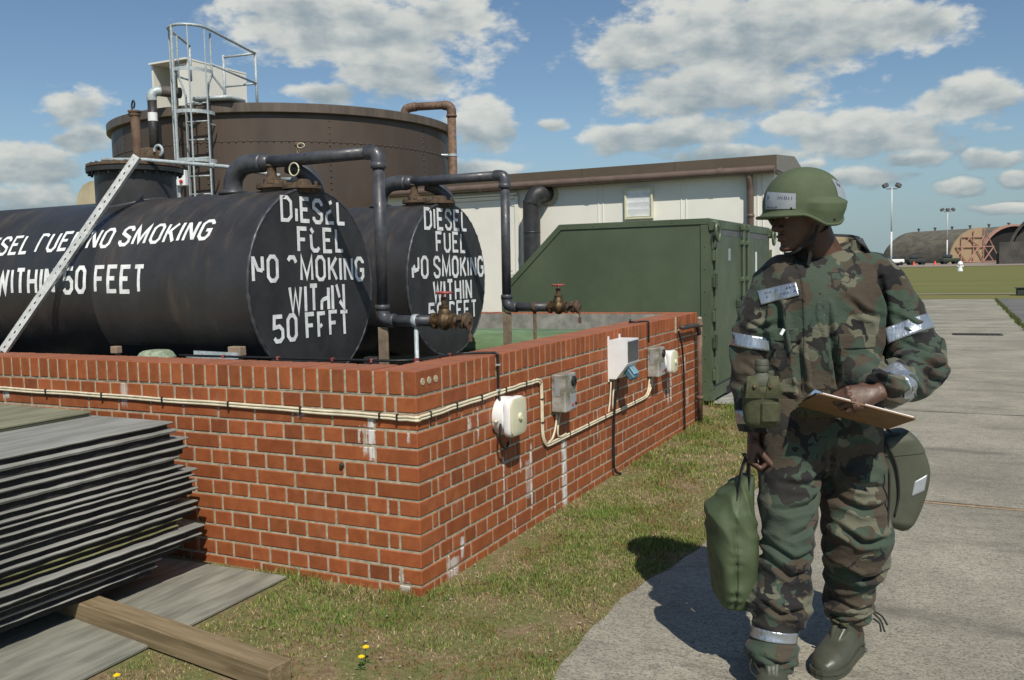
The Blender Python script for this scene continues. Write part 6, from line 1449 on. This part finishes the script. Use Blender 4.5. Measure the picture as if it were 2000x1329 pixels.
for th, v in ((1.72, .93), (2.35, .66), (.72, .80)): p = hw(helmet_pt(th, v)); d = unit(p-H0); m.lathe(p-d*.001, d, [(.005, 0), (.0045, .0025), (.002, .003)], 10)
m.build('rivet', MATS['black_rubber'], hel)
m = MB()
st0 = hp(-.004, .082, -.05); m.rings([[p+np.array([0, 0, 0])+o for o in (FW*.007, FW*.007+HL*.002, -FW*.007+HL*.002, -FW*.007)] for p in spline([st0, hp(.015, .072, -.095), hp(.030, .058, -.150), hp(.035, .052, -.175)], 16)])
m.rings([[p+o for o in (HU*.005, HU*.005+FW*.002, -HU*.005+FW*.002, -HU*.005)] for p in spline([hp(.015, .073, -.085), hp(.055, .045, -.118), hp(.07, 0, -.128), hp(.055, -.045, -.118), hp(.0, -.08, -.04)], 24)])
m.build('chin_strap', MATS['black_web'], hel, angle=50)
# ================================================================== THINGS CARRIED
def world(mb, name, mt, label, cat, **k):
    o = mb.build(name, MATS[mt], xf=PF, centre=True, **k); return tag(o, label, cat)
def child(mb, name, mt, par, **k):
    o = mb.build(name, MATS[mt], xf=PF, **k); 
    for v in o.data.vertices: v.co -= par.location
    o.parent = par; return o
def plate(mb, A, e1, e2, n, L, Wd, th, r=.012):
    pts = []
    for cx, cy, a0 in ((r, r, math.pi), (L-r, r, 1.5*math.pi), (L-r, Wd-r, 0), (r, Wd-r, .5*math.pi)):
        for q in np.linspace(a0, a0+math.pi/2, 6): pts.append((cx+r*math.cos(q), cy+r*math.sin(q)))
    mb.rings([[A+e1*x+e2*y for x, y in pts], [A+e1*x+e2*y+n*th for x, y in pts]]); return mb
m = MB(); plate(m, CA+MM*.0, E1, E2, MM, .300, .226, .004); cb = world(m, 'clipboard', 'hardboard', 'brown hardboard clipboard with white paper held in front of the waist', 'clipboard')
m = MB(); plate(m, CA-MM*.0035+E1*.012+E2*.004, E1, E2, MM, .280, .212, .003, .001); child(m, 'paper', 'paper', cb)
m = MB(); c_ = CA+E2*.113; m.rings([[c_+E1*x+E2*y-MM*z for x, z in ((-.012, -.006), (-.014, .002), (-.004, .016), (.012, .014), (.030, .0075), (.030, .006), (.0, .006))] for y in np.linspace(-.075, .075, 8)]); child(m, 'clip', 'chrome', cb, angle=40)
# helmet bag in the right hand
BAGP = [(.668, -.270, -.246, .03), (.645, -.300, -.240, .06), (.612, -.345, -.236, .085), (.575, -.384, -.232, .10), (.545, -.388, -.230, .112), (.48, -.382, -.228, .122), (.40, -.377, -.226, .128), (.32, -.369, -.226, .124), (.265, -.360, -.228, .112), (.240, -.353, -.230, .10), (.232, -.345, -.238, .085)]
m = MB(); Rg = []; bp = spline([(z, (l+r)/2, (r-l)/2) for z, l, r, t in BAGP], 90); bt_ = spline([(t, 0, 0) for z, l, r, t in BAGP], 90)[:, 0]
for (z, cx, hx), ty in zip(bp, bt_):
    e_ = 3.0; ph = np.arange(130)*2*math.pi/130; ca, sa = np.cos(ph), np.sin(ph); kk = (np.abs(ca)**e_+np.abs(sa)**e_)**(-1/e_)
    q = np.stack([cx+hx*ca*kk, -.03+ty*sa*kk, np.full(130, z)], 1); o_ = np.stack([ca, sa, 0*ca], 1)
    top = min(max((.60-z)/.25, 0), 1)
    d_ = .010*ridge(q[:, 0]*22-z*16+2.2*vnoise(q*7, 61))*np.clip(vnoise(q*5, 66)+.45, 0, 1)+.007*ridge(q[:, 0]*50+z*26+2.5*vnoise(q*9, 67))*(1-top)
    d_ += .0065*ridge(z*70+2.2*vnoise(q*13, 64))*np.exp(-((q[:, 0]+.318)/.020)**2)*top+.006*vnoise(q*V(20, 20, 14), 63)-.012*np.exp(-((q[:, 0]+.318)/.006)**2)*top
    q = q+o_*d_[:, None]; q[:, 2] += .055*(q[:, 0]+.31)/.08*max(0, 1-abs(z-.60)/.10)*.4; Rg.append(list(q))
m.rings(Rg)
bag = world(m, 'helmet_bag', 'olive_bag', 'green nylon carry bag with black straps hanging from the lowered hand', 'bag', smooth=True)
m = MB()
for pts in ([(-.262, -.05, .735), (-.285, -.085, .70), (-.300, -.10, .64), (-.318, -.11, .575)], [(-.250, -.05, .735), (-.255, -.075, .69), (-.262, -.085, .64), (-.275, -.10, .58)], [(-.245, .0, .735), (-.235, .02, .69), (-.238, .03, .64), (-.255, .05, .585)], [(-.266, -.065, .738), (-.262, -.02, .742), (-.246, .01, .738)]): m.rings([[p+o for o in (V(0, .013, 0), V(.004, .013, 0), V(.004, -.013, 0), V(0, -.013, 0))] for p in spline(pts, 16)])
child(m, 'strap', 'black_web', bag, angle=60)
# canteen in its cover
cq = V(-.237, -.165, 0); ca_ = R(-10); cX = V(math.cos(ca_), math.sin(ca_), 0)
def cring(z, rx, ry, ox=0, n=44, ex=2.6): return [cq+cX*(ox+rx*math.cos(a)*(abs(math.cos(a))**ex+abs(math.sin(a))**ex)**(-1/ex))+np.cross(V(0, 0, 1), cX)*(ry*math.sin(a)*(abs(math.cos(a))**ex+abs(math.sin(a))**ex)**(-1/ex))+V(0, 0, z) for a in np.arange(n)*2*math.pi/n]
m = MB(); m.rings([cring(z, rx, ry) for z, rx, ry in ((.862, .035, .02), (.868, .050, .033), (.885, .0575, .038), (.92, .0605, .040), (.955, .0615, .041), (.972, .0625, .042), (.978, .066, .0445), (.984, .0665, .045), (.990, .064, .043), (.998, .0605, .040))])
cn = world(m, 'canteen_pouch', 'olive_web', 'olive canvas canteen pouch holding a plastic canteen beside the lowered arm', 'canteen pouch', smooth=True)
m = MB(); m.rings([cring(z, rx, ry, ox) for z, rx, ry, ox in ((.985, .056, .036, 0), (1.004, .056, .036, 0), (1.020, .046, .033, 0), (1.032, .026, .024, 0), (1.037, .019, .019, .0), (1.044, .018, .018, 0))]); child(m, 'canteen', 'olive_grey', cn, smooth=True)
m = MB(); m.lathe(cq+V(0, 0, 1.042), (0, 0, 1), [(.021, 0), (.0225, .003), (.0225, .018), (.021, .020), (.0225, .022), (.0215, .036), (.018, .040), (.004, .041)], 24); m.box(cq+cX*.028+V(0, 0, 1.035), (.02, .012, .02), ch=.003); child(m, 'cap', 'olive_grey', cn, angle=40)
m = MB()
for s_, c0 in ((-1, -.030), (1, .030)):
    m.rings([[cq+cX*(c0+s_*dx*.2+o)+np.cross(V(0, 0, 1), cX)*(-.0405-.006*math.sin(t*3.1)+.024*max(t-.55, 0))*1.0+V(0, 0, .962+.070*t)+np.cross(V(0, 0, 1), cX)*th for o, th in ((-.026*(1-.45*t), 0), (.026*(1-.45*t), 0), (.026*(1-.45*t), -.004), (-.026*(1-.45*t), -.004))] for t in np.linspace(0, 1, 10) for dx in (t*.02,)])
child(m, 'flap', 'olive_web', cn, angle=50)
m = MB()
for c0 in (-.028, .022): m.lathe(cq+cX*c0+np.cross(V(0, 0, 1), cX)*-.052+V(0, 0, 1.0), -np.cross(V(0, 0, 1), cX)+V(0, 0, .3), [(.0065, 0), (.006, .003), (.002, .004)], 12)
child(m, 'snap', 'brass', cn, smooth=True)
m = MB(); m.box(cq+cX*.022-np.cross(V(0, 0, 1), cX)*.043+V(0, 0, .917), (.056, .012, .065), rot=Matrix.Rotation(ca_, 3, 'Z'), ch=.004); child(m, 'side_pocket', 'olive_web', cn)
# mask carrier on the left hip
def mring(z, cx, rx, ry, cy=.02): 
    ex = 4.2; return [V(cx+rx*math.cos(a)*(abs(math.cos(a))**ex+abs(math.sin(a))**ex)**(-1/ex), cy+ry*math.sin(a)*(abs(math.cos(a))**ex+abs(math.sin(a))**ex)**(-1/ex), z+.012*math.cos(a)*((.64-z)/.17)*-1) for a in np.arange(48)*2*math.pi/48]
m = MB(); rr_ = spline([(.800, .265, .040), (.785, .268, .056), (.755, .279, .070), (.71, .291, .082), (.66, .297, .087), (.60, .292, .083), (.54, .280, .074), (.50, .272, .062), (.475, .270, .046), (.466, .270, .030)], 40)
m.rings([mring(z, cx, rx, min(.06, rx)*1.0) for z, cx, rx in rr_]); mc_ = world(m, 'mask_carrier', 'olive_grey', 'olive drab mask carrier bag with a pale label on the hip below the clipboard', 'carrier bag', smooth=True)
m = MB(); m.rings([mring(z, cx, rx+.003, min(.06, rx)+.003) for z, cx, rx in rr_[1:12]], (False, False)); child(m, 'top_flap', 'olive_grey', mc_, smooth=True)
ct_ = bvh(mc_); 
def loc_cast(q): return [tuple((PF @ Vector(p))-mc_.location) for p in q]
mq = loc_cast([(.318, 0, .640), (.362, 0, .662), (.352, 0, .605), (.308, 0, .588)])
dv_ = (PF.to_3x3() @ Vector((0, 1, 0)))
lp_ = front_patch(ct_, mq, 8, 10, .002, d=tuple(dv_)); o = lp_.build('pale_label', MATS['tape_label'], mc_, smooth=True)
m = MB(); m.tube(spline([(.215, -.045, .78), (.25, -.048, .70), (.262, -.046, .60), (.25, -.040, .52)], 20), .004, 6); m.tube(spline([(.20, -.03, .86), (.235, -.035, .81), (.27, -.02, .80)], 12), .006, 6); m.tube(spline([(.20, -.11, .70), (.21, -.09, .60), (.205, -.09, .50), (.22, -.05, .48)], 16), .004, 6); child(m, 'strap', 'black_web', mc_, smooth=True)
m = MB(); m.box((.325, .02, .793), (.045, .012, .010), rot=Matrix.Rotation(.35, 3, 'Y')); child(m, 'white_tab', 'tape_label', mc_)

# ================================================================== loose pieces of one part become parts of their own
def split_loose(o, name):
    me = o.data; n = len(me.vertices); par_ = list(range(n))
    def find(i):
        while par_[i] != i: par_[i] = par_[par_[i]]; i = par_[i]
        return i
    for p in me.polygons:
        v = p.vertices
        for k in v[1:]: par_[find(k)] = find(v[0])
    groups = {}
    for p in me.polygons: groups.setdefault(find(p.vertices[0]), []).append(p)
    if len(groups) < 2: return
    for ps in groups.values():
        ix = {}; fs = []
        for p in ps: fs.append([ix.setdefault(v, len(ix)) for v in p.vertices])
        nm = bpy.data.meshes.new(name); nm.from_pydata([me.vertices[v].co[:] for v in ix], [], fs); nm.update()
        nm.polygons.foreach_set('use_smooth', [p.use_smooth for p in ps])
        for m_ in me.materials: nm.materials.append(m_)
        q = bpy.data.objects.new(name, nm); COL.objects.link(q); q.parent = o.parent; q.matrix_local = o.matrix_local.copy()
    for ch in list(o.children): ch.parent = o.parent
    bpy.data.objects.remove(o)
NEW = {'clips': 'cable_clip', 'red_clips': 'cable_clip', 'wall_clips': 'cable_clip', 'door_seal': 'door_seal', 'fork_pocket': 'fork_pocket', 'skid': 'skid', 'roof_vents': 'roof_vent', 'rungs': 'rung', 'hem_cords': 'hem_cord', 'snap': 'snap', 'rivet': 'rivet', 'frog_hole_plugs': 'frog_hole_plug', 'strap_band': 'strap_band'}
for o in list(COL.objects):
    b_ = o.name.split('.')[0]
    if b_ in NEW and o.type == 'MESH': split_loose(o, NEW[b_])
    elif b_ == 'rivets': o['kind'] = 'stuff'
